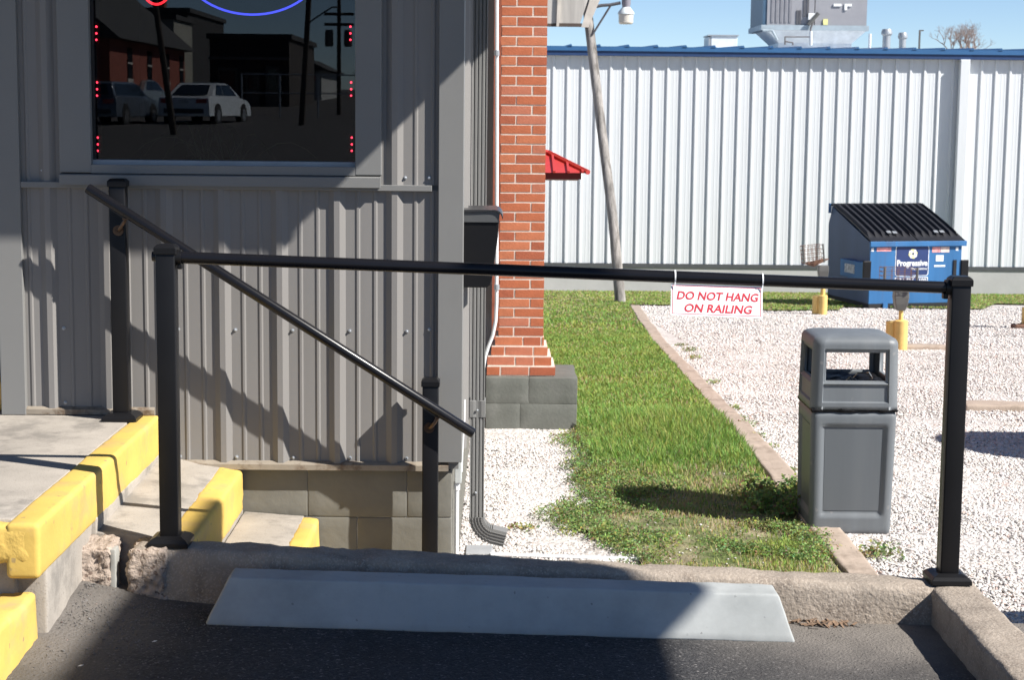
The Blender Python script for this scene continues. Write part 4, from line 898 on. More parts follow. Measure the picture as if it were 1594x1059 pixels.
# ------------------------------------------------------------------ litter bin
def make_bin(P, label):
    t = thing('litter_bin', label, 'litter bin', tuple(P), group='grey litter bins')
    z0 = P.z; hb = .675; hw = .226; yc = P.y
    def bwarp(p, n):
        lx, ly, lz = p.x-P.x, p.y-yc, p.z-z0
        k = lz/hb; s_ = .955+.045*k
        def rec(a, z): 
            q = min(min(.172-abs(a), z-.105), .60-z)/.014
            return .016*max(0, min(1, q))
        if abs(n.y) > .95: ly -= math.copysign(rec(lx, lz), n.y)
        elif abs(n.x) > .95: lx -= math.copysign(rec(ly, lz), n.x)
        return Vector((P.x+lx*s_, yc+ly*s_, p.z))
    MB().rbox((P.x-hw, yc-hw, z0), (P.x+hw, yc+hw, z0+hb), r=.035, seg=.0135, warp=bwarp, rs=4).build('body', BINM, t, smooth=True, ang=50)
    for sx_, sy_ in ((0, -1), (0, 1), (-1, 0), (1, 0)):
        a, b, c0, c1 = -.152, .152, .135, .575
        s_ = lambda z: .955+.045*z/hb
        off = .0128
        pts = [(a*s_(c0), c0), (b*s_(c0), c0), (b*s_(c1), c1), (a*s_(c1), c1)]; v = []
        for q, z in pts:
            dd = hw*s_(z)-off
            v.append((P.x+q, yc+sy_*dd, z0+z) if sy_ else (P.x+sx_*dd, yc+q, z0+z))
        MB().prism(v, (0, -.0025*sy_ if sy_ else 0, 0) if sy_ else (-.0025*sx_, 0, 0)).build('inset_panel', BINP, t)
    # lid: hollow shell with four openings
    L0, L1 = hb+.006, 1.06
    half = []
    ow = .158
    r = .055; HW = .231
    base = []
    flat_ = [-.190, -.176, -.170, -ow-.002, -ow+.004, -.1, -.05, 0, .05, .1, ow-.004, ow+.002, .170, .176, .190]
    flat_ = [f_ for f_ in flat_ if abs(f_) <= HW-r] + []
    flat_ = sorted(set([-(HW-r)]+flat_+[HW-r]))
    for sidei in range(4):
        for q in flat_: base.append((sidei, q, None))
        for k in range(1, 6): base.append((sidei, None, 90*k/6))
    zr = [L0, L0+.02, L0+.035, L0+.042, L0+.125, L0+.135, L0+.145, L0+.15, L0+.300, L0+.308, L0+.320, L0+.335]
    zt_ = L1
    dome = [(.345, 1.0), (.357, .985), (.368, .955), (.376, .90), (.382, .80), (.387, .6), (.390, .35), (.391, .1)]
    rows = [(z, 1.0) for z in zr]+[(L0+a_, s2) for a_, s2 in dome]
    V = []; Fc = []
    def pt(e, z, sc_, zi):
        sidei, q, a = e
        if q is not None:
            x, y = q, -HW; inset = 0
            zz = z-L0
            if abs(q) <= .172 and .04 < zz < .315 and sc_ == 1.0: inset = .012
            if abs(q) <= .172 and .13 < zz < .142 and sc_ == 1.0: inset = .0
            y += inset
        else:
            x = (HW-r)+r*math.sin(math.radians(a)); y = -(HW-r)-r*math.cos(math.radians(a))
        tp = 1.0-.03*((z-L0)/.35); x *= sc_*tp; y *= sc_*tp
        for _ in range(sidei): x, y = -y, x
        return (P.x+x, yc+y, z0+z)
    nb = len(base)
    for zi, (z, s2) in enumerate(rows):
        for e in base: V.append(pt(e, z, s2, zi))
    for i in range(len(rows)-1):
        zm = (rows[i][0]+rows[i+1][0])/2-L0
        for k in range(nb):
            k2 = (k+1) % nb; e1, e2 = base[k], base[k2]
            if e1[1] is not None and e2[1] is not None and e1[0] == e2[0]:
                qm = (e1[1]+e2[1])/2
                if abs(qm) < ow and .15 < zm < .300: continue
            Fc.append((i*nb+k, i*nb+k2, (i+1)*nb+k2, (i+1)*nb+k))
    Fc.append(tuple((len(rows)-1)*nb+k for k in range(nb)))
    o = MB().add(V, Fc).build('lid', BINM, t, smooth=True, ang=40, solid=.022)
    # bag rim squeezed in the seam, and liner inside
    MB().rbox((P.x-.19, yc-.19, z0+.40), (P.x+.19, yc+.19, z0+hb+.145), r=.03, seg=.03, amp=.02, nsc=12).build('bin_bag', BAG, t, smooth=True)
    def bagw(p, n): 
        return p+Vector((0, 0, .006*noise.noise(Vector((p.x*14, p.y*14, 0)))))
    MB().rbox((P.x-.229, yc-.229, z0+hb-.010), (P.x+.231, yc+.22, z0+hb+.010), r=.008, seg=.02, amp=.006, nsc=20, warp=bagw).build('bag_hem', BAG, t, smooth=True)
    s = MB(); zz = z0+hb+.145
    s.tube([(P.x+.0, yc-.05, zz-.02), (P.x+.04, yc-.06, zz+.03), (P.x+.10, yc-.06, zz+.035), (P.x+.13, yc-.05, zz-.01)], .004, 5); s.tube([(P.x-.05, yc-.12, zz-.02), (P.x-.01, yc-.12, zz+.02), (P.x+.04, yc-.1, zz-.01)], .004, 5)
    s.build('wire_scrap', STEEL, t)
    return t
Pb = aG(1324, 836); Pb = Vector((Pb.x, Pb.y+.226, -.565))
bin_ = make_bin(Pb, 'grey plastic litter bin with a domed open sided lid, on the gravel by the edging')
tb2 = copy_tree(bin_, (3.24, 6.95, -.56)); tb2['label'] = 'second grey plastic litter bin, added just outside the picture on the right for its shadow'  # invented bin, unseen, placed for the shadow it drops at the right edge

# ------------------------------------------------------------------ concrete edging, parking blocks on the gravel, splash block, white pipe
eds = [(1.675, 1.815, 7.9), (1.64, 1.81, 9.5), (1.637, 1.806, 10.6), (1.62, 1.77, 12.2), (1.65, 1.79, 13.6), (1.72, 1.87, 16), (1.86, 2.02, 21), (2.08, 2.24, 26), (2.33, 2.50, 31.3)]
ed = thing('concrete_edging', 'worn concrete edging strip between the grass and the gravel', 'edging', (1.72, 12, -.56))
def lerp_e(Y):
    for a, b in zip(eds, eds[1:]):
        if a[2] <= Y <= b[2]:
            t = (Y-a[2])/(b[2]-a[2]); return a[0]+(b[0]-a[0])*t, a[1]+(b[1]-a[1])*t
    return eds[0][:2] if Y < eds[0][2] else eds[-1][:2]
Y = 7.95
while Y < 31:
    L_ = 1.22; Y2 = min(31.3, Y+L_-.012); jit = random.uniform(-.008, .008)
    def ew(p, n, Y=Y, jit=jit):
        a, b = lerp_e(p.y); t = p.x; return Vector((a+(b-a)*t+jit+.008*noise.noise(Vector((p.y*3, p.x, 0))), p.y, p.z+gz(p.y)))
    s = MB(); s.rbox((0, Y, -.1), (1, Y2, .042), r=.02, seg=.1, amp=.004, nsc=10, warp=ew, rs=2); s.build('edging_block', EDGM, ed, smooth=True, ang=70)
    Y += L_
def pblock(px0, px1, py, Y, label, h):
    a, b = aY(px0, py, Y), aY(px1, py+(px1-px0)*.012, Y); g_ = gz(Y)
    o = MB().rbox((a.x, Y, g_-.05), (b.x, Y+.24, g_+h), r=.02, seg=.08, amp=.01, nsc=6).build('parking_block', EDGM, smooth=True, ang=70)
    tag(o, label, 'parking block', group='low concrete parking blocks in the gravel')
pblock(1398, 1475, 545, 20.6, 'low concrete block half sunk in the gravel behind the bin', .05)
pblock(1503, 1640, 640, 13.6, 'low concrete block half sunk in the gravel at the right edge, nearer', .05)
a, b = aG(725, 863), aG(766, 866)
tag(MB().rbox((a.x, a.y-.05, -.56), (b.x, a.y+.12, -.545), r=.004, seg=.05).build('splash_block', mat('grey_slab', (.3, .31, .32), .7)), 'thin grey slab lying at the foot of the downspout', 'slab')
a, b = aG(764, 867), aG(995, 872)
tag(MB().tube([(a.x, a.y-.03, -.548), (b.x, b.y-.03, -.552)], .011, 10).build('white_pipe', PVC, smooth=True), 'white plastic pipe lying on the gravel behind the kerb', 'pipe')

# ------------------------------------------------------------------ vegetation and stones (numpy built, one mesh each)
def npmesh(name, V, F, m, tint=None, k=3, kind='stuff', smooth=False):
    me = bpy.data.meshes.new(name); nf = len(F)
    me.vertices.add(len(V)); me.vertices.foreach_set('co', np.asarray(V, 'f').ravel())
    me.loops.add(nf*k); me.loops.foreach_set('vertex_index', np.asarray(F, 'i').ravel())
    me.polygons.add(nf); me.polygons.foreach_set('loop_start', np.arange(nf, dtype='i')*k); 
    me.update(calc_edges=True)
    if tint is not None:
        at = me.color_attributes.new('tint', 'FLOAT_COLOR', 'POINT'); c = np.ones((len(V), 4), 'f'); c[:, :3] = tint; at.data.foreach_set('color', c.ravel())
    me.materials.append(m); me.validate()
    if smooth: me.polygons.foreach_set('use_smooth', [True]*nf)
    o = bpy.data.objects.new(name, me); COL.objects.link(o); o['kind'] = kind; return o
gzv = lambda Y: np.where(Y < 12.3, -.56, -.56-.066*(Y-12.3))
def vnoise(x, y, s, seed=0):        # cheap smooth value noise
    r = np.random.RandomState(seed); G = r.rand(64, 64); x = (x*s) % 63; y = (y*s) % 63
    i = x.astype(int); j = y.astype(int); fx = x-i; fy = y-j; fx = fx*fx*(3-2*fx); fy = fy*fy*(3-2*fy); i2 = (i+1) % 64; j2 = (j+1) % 64
    return (G[i, j]*(1-fx)+G[i2, j]*fx)*(1-fy)+(G[i, j2]*(1-fx)+G[i2, j2]*fx)*fy
LE = [aG(*p) for p in ((1000, 884), (992, 868), (958, 852), (905, 832), (878, 806), (905, 797), (942, 806), (950, 792), (918, 766), (914, 748), (926, 728), (908, 700), (899, 676))]
poly = [(p.x, p.y) for p in LE]
poly = [(.66, 7.9)]+poly+[(.56, 12.9), (.36, 13.0), (.18, 13.3), (.18, 38.0)]
right = [(15, 38.05), (15, 34.0), (11.4, 33.2), (9.5, 33.6), (8.6, 31.2), (6.2, 31.6), (5.9, 30.4), (4.6, 29.9), (4.2, 31.6), (2.36, 31.7)]+[(e[0]-.01, e[2]) for e in eds[::-1]]
poly = poly+right
def inpoly(x, y, P):
    c = np.zeros(len(x), bool); n = len(P)
    for i in range(n):
        x1, y1 = P[i]; x2, y2 = P[(i+1) % n]
        if y1 == y2: continue
        t = ((y1 > y) != (y2 > y)) & (x < (x2-x1)*(y-y1)/(y2-y1)+x1); c ^= t
    return c
# lawn soil sheet, slightly above the gravel ground
bm = bmesh.new(); 
ly = sorted(set([p[1] for p in poly]+lin(7.9, 38, 60)))
me = bpy.data.meshes.new('lawn'); vs = [bm.verts.new((x, y, 0)) for x, y in poly]; bm.faces.new(vs); bmesh.ops.triangulate(bm, faces=bm.faces)
for yv in (12.3,):
    g_ = bm.verts[:]+bm.edges[:]+bm.faces[:]; bmesh.ops.bisect_plane(bm, geom=g_, plane_co=(0, yv, 0), plane_no=(0, 1, 0))
for v_ in bm.verts: v_.co.z = gz(v_.co.y)+.028
bm.to_mesh(me); bm.free(); me.materials.append(SOIL); o = bpy.data.objects.new('lawn', me); COL.objects.link(o); o['kind'] = 'structure'
if me.polygons[0].normal.z < 0: me.flip_normals()

def blades(n, xr, yr, hfun, wd, seed, dryf, bend=.5, thin=1.0):
    r = np.random.RandomState(seed); x = r.uniform(*xr, n); y = yr[0]+(yr[1]-yr[0])*r.rand(n)**thin
    k = inpoly(x, y, poly); x, y = x[k], y[k]; h0, keep, dry = hfun(x, y, r); x, y, h0, dry = x[keep], y[keep], h0[keep], dry[keep]; n = len(x)
    h = h0*r.uniform(.55, 1.25, n); a = r.uniform(0, 2*np.pi, n); b = a+r.uniform(-.6, .6, n)+np.pi/2; w = wd*(1+(y-8)*.06)*r.uniform(.7, 1.3, n); bd = h*bend*r.uniform(.2, 1.5, n)
    z = gzv(y)+.022; V = np.zeros((n, 5, 3)); ca, sa, cb, sb = np.cos(a), np.sin(a), np.cos(b), np.sin(b)
    V[:, 0] = np.stack([x-ca*w, y-sa*w, z], 1); V[:, 1] = np.stack([x+ca*w, y+sa*w, z], 1)
    V[:, 2] = np.stack([x-ca*w*.8+cb*bd*.35, y-sa*w*.8+sb*bd*.35, z+h*.6], 1); V[:, 3] = np.stack([x+ca*w*.8+cb*bd*.35, y+sa*w*.8+sb*bd*.35, z+h*.6], 1)
    V[:, 4] = np.stack([x+cb*bd, y+sb*bd, z+h*.95], 1)
    base = np.arange(n)[:, None]*5; F = np.concatenate([base+np.array([[0, 1, 3]]), base+np.array([[0, 3, 2]]), base+np.array([[2, 3, 4]])], 0)
    g = np.stack([r.uniform(.17, .26, n), r.uniform(.29, .41, n), r.uniform(.06, .11, n)], 1)
    yl = np.stack([r.uniform(.26, .38, n), r.uniform(.34, .45, n), r.uniform(.08, .13, n)], 1)
    dr = np.stack([r.uniform(.34, .5, n), r.uniform(.29, .42, n), r.uniform(.15, .24, n)], 1)
    u = r.rand(n)[:, None]; dd = dry[:, None]; pt = (.2+.6*np.clip((vnoise(x+5, y+2, 1.3, 8)-.5)*2.2, 0, 1)+.3*np.clip((vnoise(x+1, y+6, 4.1, 9)-.55)*3, 0, 1))[:, None]; u2 = r.rand(n)[:, None]; c = np.where(u < dd*.75, dr, np.where(u2 < pt+dd*.3, yl, g))
    T = np.repeat(c[:, None, :], 5, 1); 
    return V.reshape(-1, 3), F, T.reshape(-1, 3)
def hnear(x, y, r):
    nz = vnoise(x+9, y, 2.1, 1)*.6+vnoise(x+3, y, 6, 2)*.4
    lush = np.clip((y-9.9)/1.1, 0, 1); dry = np.clip(1.25-lush*1.3+(.5-nz)*1.0, .04, 1)*np.where(y < 9.0, .8, 1)
    patch = np.exp(-((x-1.45)/.28)**2-((y-8.75)/.35)**2)*.9; lush = np.clip(lush+patch*.6, 0, 1); dry = np.clip(dry-patch, .05, 1)
    h = .018+.04*lush*(.45+nz)+.016*nz
    tuft = np.exp(-((x-1.2)/.34)**2-((y-12.0)/.55)**2); h = h+tuft*.075
    keep = (r.rand(len(x)) < np.clip(.18+lush*.9+(nz-.48)*1.9, .05, 1)) & (r.rand(len(x)) < np.clip((13.4-y)/1.8, 0, 1)); return h, keep, dry*.9
def hfar(x, y, r):
    nz = vnoise(x+9, y, .9, 4)*.6+vnoise(x+3, y, 3, 2)*.4; far = np.clip((y-22)/8, 0, 1)
    return (.036+.036*nz)*(1-.3*far), (r.rand(len(x)) < (.5+nz)) & (r.rand(len(x)) < np.clip((y-11.6)/1.8, 0, 1)), np.clip(.06+far*.35+(.5-nz)*.5, .03, .8)
GM = attrmat('grass_blade', .7, .4, .15)
parts = [blades(90000, (.2, 1.85), (7.9, 13.5), hnear, .0030, 11, 0), blades(110000, (.15, 2.1), (11.6, 23), hfar, .0042, 12, 0, thin=1.2), blades(170000, (.15, 15.2), (22, 38.1), hfar, .0055, 13, 0)]
Vs, Fs, Ts = [], [], []; off = 0
for V_, F_, T_ in parts: Vs.append(V_); Fs.append(F_+off); Ts.append(T_); off += len(V_)
tag(npmesh('grass', np.concatenate(Vs), np.concatenate(Fs), GM, np.concatenate(Ts)), 'bright green spring grass with dry patches between the pier and the edging', 'grass')

# leafy weeds
def leaves(centres, name, per=30, rad=.05, ls=.009, seed=5, hgt=.05, tint=None):
    r = np.random.RandomState(seed); C_ = np.asarray(centres); n = len(C_)*per; c = np.repeat(C_, per, 0)
    a = r.uniform(0, 6.28, n); q = np.sqrt(r.rand(n))*rad*r.uniform(.6, 1.3, n); z = r.rand(n)*hgt*(1-.5*q/rad)
    ctr = c+np.stack([q*np.cos(a), q*np.sin(a), z+.004], 1)
    u = r.normal(size=(n, 3)); u[:, 2] *= .45; u /= np.linalg.norm(u, axis=1)[:, None]; w = np.cross(u, r.normal(size=(n, 3))); w /= np.linalg.norm(w, axis=1)[:, None]
    s_ = ls*r.uniform(.5, 1.4, n)[:, None]; V = np.stack([ctr-u*s_, ctr+w*s_*.6, ctr+u*s_, ctr-w*s_*.6], 1)
    F = np.arange(n)[:, None]*4+np.array([[0, 1, 2, 3]])
    col = np.stack([r.uniform(.17, .30, n), r.uniform(.27, .42, n), r.uniform(.08, .16, n)], 1); dr = r.rand(n) < .16; col[dr] = np.stack([r.uniform(.2, .3, dr.sum()), r.uniform(.16, .22, dr.sum()), r.uniform(.1, .15, dr.sum())], 1)
    ct = np.repeat(r.uniform(.6, 1.25, (len(C_), 1)), per, 0); ct2 = np.repeat(r.rand(len(C_), 1) < .22, per, 0); col = col*ct; col = np.where(ct2, col*np.array([1.35, 1.05, .95]), col)
    if tint is not None: col = col*np.array(tint)
    return V.reshape(-1, 3), F, np.repeat(col[:, None, :], 4, 1).reshape(-1, 3)
LM = attrmat('weed_leaf', .75, .35, .12)
cs = []
def along(pts, n, jit, z=.0, hm=1):
    for k in range(n):
        t = random.random()*(len(pts)-1); i = int(t); t -= i; a, b = pts[i], pts[min(i+1, len(pts)-1)]
        p = a+(b-a)*t; cs.append((p.x+random.gauss(0, jit), p.y+random.gauss(0, jit*1.2), gz(p.y)+.01))
along(LE, 170, .065)
along([aG(880, 806), aG(960, 845), aG(1040, 852)], 60, .06)
along([aG(905, 690), aG(960, 720), aG(990, 760), aG(960, 790)], 120, .12)
along([aG(930, 740), aG(1000, 790)], 60, .10)
along([aG(1160, 780), aG(1210, 810), aG(1245, 800)], 50, .05)
along([aG(1190, 830), aG(1255, 845), aG(1270, 880)], 60, .045)
along([aG(1120, 860), aG(1270, 885)], 40, .045)
for k in range(70):
    y = random.uniform(8.2, 12.4); x = random.uniform(.6, 1.6); cs.append((x, y, gz(y)+.01))
V_, F_, T_ = leaves(cs, 'weeds', 85, .065, .0072, 5, .075)
tall = []
for k in range(26): p = aG(random.uniform(1165, 1240), random.uniform(770, 815)); tall.append((p.x, p.y, gz(p.y)+.02))
V2, F2, T2 = leaves(tall, 'w', 120, .06, .0125, 9, .15)
tag(npmesh('ground_weeds', np.concatenate([V_, V2]), np.concatenate([F_, F2+len(V_)]), LM, np.concatenate([T_, T2]), 4), 'low leafy weeds creeping along the edges of the grass', 'weeds')
# small separate weeds beside the edging
wi = 0; wlab = ['weed on the gravel side of the edging, second from the far end', 'weed on the gravel side of the edging, third from the far end', 'weed on the gravel side of the edging, farthest of its row', 'weed near the middle of the row along the edging', 'bushy weed along the edging, level with the bin lid', 'largest weed of the lower row along the edging', 'weed along the edging just past the largest one', 'small weed at the near end of the edging row', 'lone weed between the two clumps along the edging', 'weed touching the gravel side of the edging beside the big clump', 'x', 'x', 'x', 'tiny weed beside the edging just left of the litter bin']
for (x, y, sz_) in ((1075, 548, 1.2), (1082, 560, 1.0), (1060, 540, .8), (1140, 640, .8), (1163, 665, 1.0), (1180, 684, .7), (1195, 700, .6), (1110, 598, .7), (1150, 655, .6), (1373, 868, 1.6), (1355, 872, 1.1), (815, 828, .8), (1228, 738, .6)):
    p = aG(x, y); V_, F_, T_ = leaves([(0, 0, .0), (.03, .02, 0), (-.04, .0, 0)], 'w', int(40*sz_), .07*sz_, .011, 20+wi, .05*sz_, (1.25, 1.05, 1.3))
    o = npmesh('weed', V_, F_, LM, T_, 4, kind=None or 'stuff'); del o['kind']; o.location = (p.x, p.y, gz(p.y)+.008)
    lab = {1373: 'leafy weed in the gravel at the foot of the litter bin, the larger', 1355: 'smaller leafy weed beside the concrete edging by the litter bin', 815: 'tiny weed alone in the white gravel near the downspout'}.get(x, wlab[wi] if wi < 10 else wlab[13])
    tag(o, lab, 'weed', 'weeds growing in the gravel'); wi += 1

# stones: squashed octahedra/icosahedra
def stones(n, fx, sr, name, m, seed, lift=.3, cols=None, zf=gzv, ico=True):
    r = np.random.RandomState(seed); x, y = fx(r, n); n = len(x)
    if ico:
        t = (1+5**.5)/2; B = np.array([(-1,t,0),(1,t,0),(-1,-t,0),(1,-t,0),(0,-1,t),(0,1,t),(0,-1,-t),(0,1,-t),(t,0,-1),(t,0,1),(-t,0,-1),(-t,0,1)])/1.9
        FF = np.array([(0,11,5),(0,5,1),(0,1,7),(0,7,10),(0,10,11),(1,5,9),(5,11,4),(11,10,2),(10,7,6),(7,1,8),(3,9,4),(3,4,2),(3,2,6),(3,6,8),(3,8,9),(4,9,5),(2,4,11),(6,2,10),(8,6,7),(9,8,1)])
    else:
        B = np.array([(1,0,0),(0,1,0),(-1,0,0),(0,-1,0),(0,0,1),(0,0,-1)], float); FF = np.array([(0,1,4),(1,2,4),(2,3,4),(3,0,4),(1,0,5),(2,1,5),(3,2,5),(0,3,5)])
    nb = len(B); s_ = r.uniform(*sr, n)*(1+.5*r.rand(n)**4); sc = np.stack([r.uniform(.7, 1.3, n), r.uniform(.6, 1.05, n), r.uniform(.3, .58, n)], 1)*s_[:, None]
    a = r.uniform(0, 6.28, n); b = r.normal(0, .32, n); P_ = B[None]*sc[:, None]*(1+r.uniform(-.22, .22, (n, nb, 1)))
    X = P_[..., 0]; Y_ = P_[..., 1]; Z = P_[..., 2]; X, Z = X*np.cos(b)[:, None]-Z*np.sin(b)[:, None], X*np.sin(b)[:, None]+Z*np.cos(b)[:, None]
    X, Y_ = X*np.cos(a)[:, None]-Y_*np.sin(a)[:, None], X*np.sin(a)[:, None]+Y_*np.cos(a)[:, None]
    V = np.stack([X+x[:, None], Y_+y[:, None], Z+(zf(y) if zf is gzv else zf(x, y))[:, None]+(s_*lift*r.uniform(.2, 1.3, n))[:, None]], 2).reshape(-1, 3)
    F = (np.arange(n)[:, None, None]*nb+FF[None]).reshape(-1, 3); g = r.uniform(.44, .66, n); 
    if cols: g = r.uniform(*cols, n)
    c = np.stack([g*r.uniform(1.0, 1.04, n), g*.965, g*r.uniform(.88, .96, n)], 1); dk = r.rand(n) < .05; c[dk] *= .5; pk = r.rand(n) < .05; c[pk] *= np.array([1.05, .85, .78])
    return npmesh(name, V, F, m, np.repeat(c[:, None, :], nb, 1).reshape(-1, 3))
SM_ = attrmat('pale_limestone', .9, 0)
def reg(xa, xb, ya, yb, pw=1.0, dens=None):
    def f(r, n):
        x = r.uniform(xa, xb, n); y = ya+(yb-ya)*r.rand(n)**pw; k = ~inpoly(x, y, poly)
        e0 = np.array([lerp_e(v)[0] for v in y[k]]) ; e1 = np.array([lerp_e(v)[1] for v in y[k]]); x, y = x[k], y[k]
        q = (x < e0-.0) | (x > e1+.0); 
        q &= ~((x > -.09) & (x < .55) & (y > 12.14)); q &= (x > -.19) | (y < 7.0); q &= ~((abs(x-Pb.x) < .21) & (abs(y-Pb.y) < .21))
        q &= (x < .36*y+.3)
        return x[q], y[q]
    return f
stones(42000, reg(-.2, 1.3, 7.0, 12.5), (.0055, .011), 'gravel', SM_, 31)
stones(84000, reg(1.6, 4.4, 7.3, 12.5), (.0055, .012), 'gravel', SM_, 32)
stones(70000, reg(1.6, 7.2, 12.5, 21, 1.1), (.008, .015), 'gravel', SM_, 33, ico=False)
stones(52000, reg(2.3, 12.5, 21, 32.5), (.012, .022), 'gravel', SM_, 34, ico=False)
for o in [o for o in bpy.data.objects if o.name.startswith('gravel') and 'ground' not in o.name]:
    tag(o, 'pale crushed stone gravel covering the yard', 'gravel')
# stray gravel on the edging and grass edge, pebbles and grit on the asphalt
def stray(r, n):
    y = r.uniform(8, 20, n); e = np.array([lerp_e(v) for v in y]); x = e[:, 1]-np.abs(r.normal(0, .05, n)); return x, y
stones(450, stray, (.006, .012), 'loose_stones', SM_, 35, zf=lambda x, y: gzv(y)+.03, ico=False)
stones(260, lambda r, n: (r.uniform(.45, 1.6, n), r.uniform(8.2, 11, n)), (.004, .010), 'loose_stones', SM_, 36, zf=lambda x, y: gzv(y)+.03, ico=False)
az_ = np.vectorize(asph)
def grit(r, n):
    x = r.uniform(-1.9, 1.44, n); y = r.uniform(4.0, 5.74, n); k = ~((x > -.95) & (x < .98) & (y > 5.49) & (y < 5.7)) & ~((x < -1.39)); return x[k], y[k]
stones(5200, grit, (.001, .0026), 'grit', attrmat('grit_stone', .8), 37, cols=(.03, .17), zf=lambda x, y: az_(x, y), ico=False)
def grit2(r, n):
    x = -1.25+np.abs(r.normal(0, .2, n))*r.choice([-1, 1], n); y = 5.72-np.abs(r.normal(0, .32, n)); k = (x > -1.36) & (y > 4.2); return x[k], y[k]
stones(2600, grit2, (.0012, .0042), 'grit', attrmat('grit_tan', .8), 38, cols=(.08, .2), zf=lambda x, y: az_(x, y), ico=False)
for o in [o for o in bpy.data.objects if o.name.startswith(('grit', 'loose'))]: tag(o, 'loose small stones and grit scattered about', 'stones')
# dry leaves in the kerb corner
lf = MB()
for k in range(60):
    p = aZ(random.gauss(1285, 26), random.gauss(972, 4), -.035); a = random.uniform(0, 3.1); l_ = random.uniform(.01, .028); q = Vector((math.cos(a)*l_, math.sin(a)*l_*.7, random.uniform(.0, .008))); w_2 = Vector((-math.sin(a), math.cos(a), .3))*.004
    p.z = asph(p.x, p.y)+.006; lf.add([p-q-w_2, p+q-w_2, p+q+w_2, p-q+w_2], [(0, 1, 2, 3)])
tag(lf.build('dry_leaves', mat('dry_leaf', (.17, .11, .07), .8, var=.4, vscale=60), fix=False), 'brown dry leaf litter by the kerb right of the wheel stop', 'leaves', kind='stuff')
lf = MB()
for (x, y) in ((240, 997), (125, 1037)):
    p = aZ(x, y, .03); p.z = asph(p.x, p.y)+.012; lf.add([p+Vector(q) for q in ((-.007, -.003, 0), (.003, -.006, .002), (.009, .001, .003), (-.001, .006, .001))], [(0, 1, 2, 3)])
tag(lf.build('paper_scrap', WPRINT, fix=False, solid=.001), 'two tiny white scraps on the dark asphalt at lower left', 'litter')

# ------------------------------------------------------------------ pole sign beside the parking bay (outside the frame): throws the broad shade
cn = thing('pole_sign', 'blank grey sign cabinet on a pole, standing right of the viewpoint outside the picture', 'sign', (4.53, 1.6, 0))
MB().rbox((4.46, -.6, 4.0), (4.60, 3.68, 5.78), r=.05, seg=.5).build('cabinet', GRAYTRIM, cn, smooth=True)
MB().tube([(4.53, 1.6, -.3), (4.53, 1.6, 4.05)], .09, 14).build('pole', GALV, cn, smooth=True)
# made-up tank, unseen at the right, shaped to throw a rounded shadow on the gravel
tk_ = thing('shadow_tank', 'white horizontal tank on legs, added outside the picture on the right to cast a shadow', 'tank', (5.6, 11, -.56))
s = MB(); n = 20; cxT = Vector((5.9, 10.95, .42+.4)); s.lathe([(.02, -1.3), (.22, -1.26), (.42, -1.12), (.5, -.9), (.5, .9), (.42, 1.12), (.22, 1.26), (.02, 1.3)], cxT, n, Matrix.Rotation(math.pi/2, 3, 'Y')); s.build('shell', WHITEW, tk_, smooth=True)
for x in (-.7, .7): MB().box(cxT.x+x-.06, cxT.x+x+.06, 10.7, 11.2, -.6, .42).build('leg', CONC, tk_)
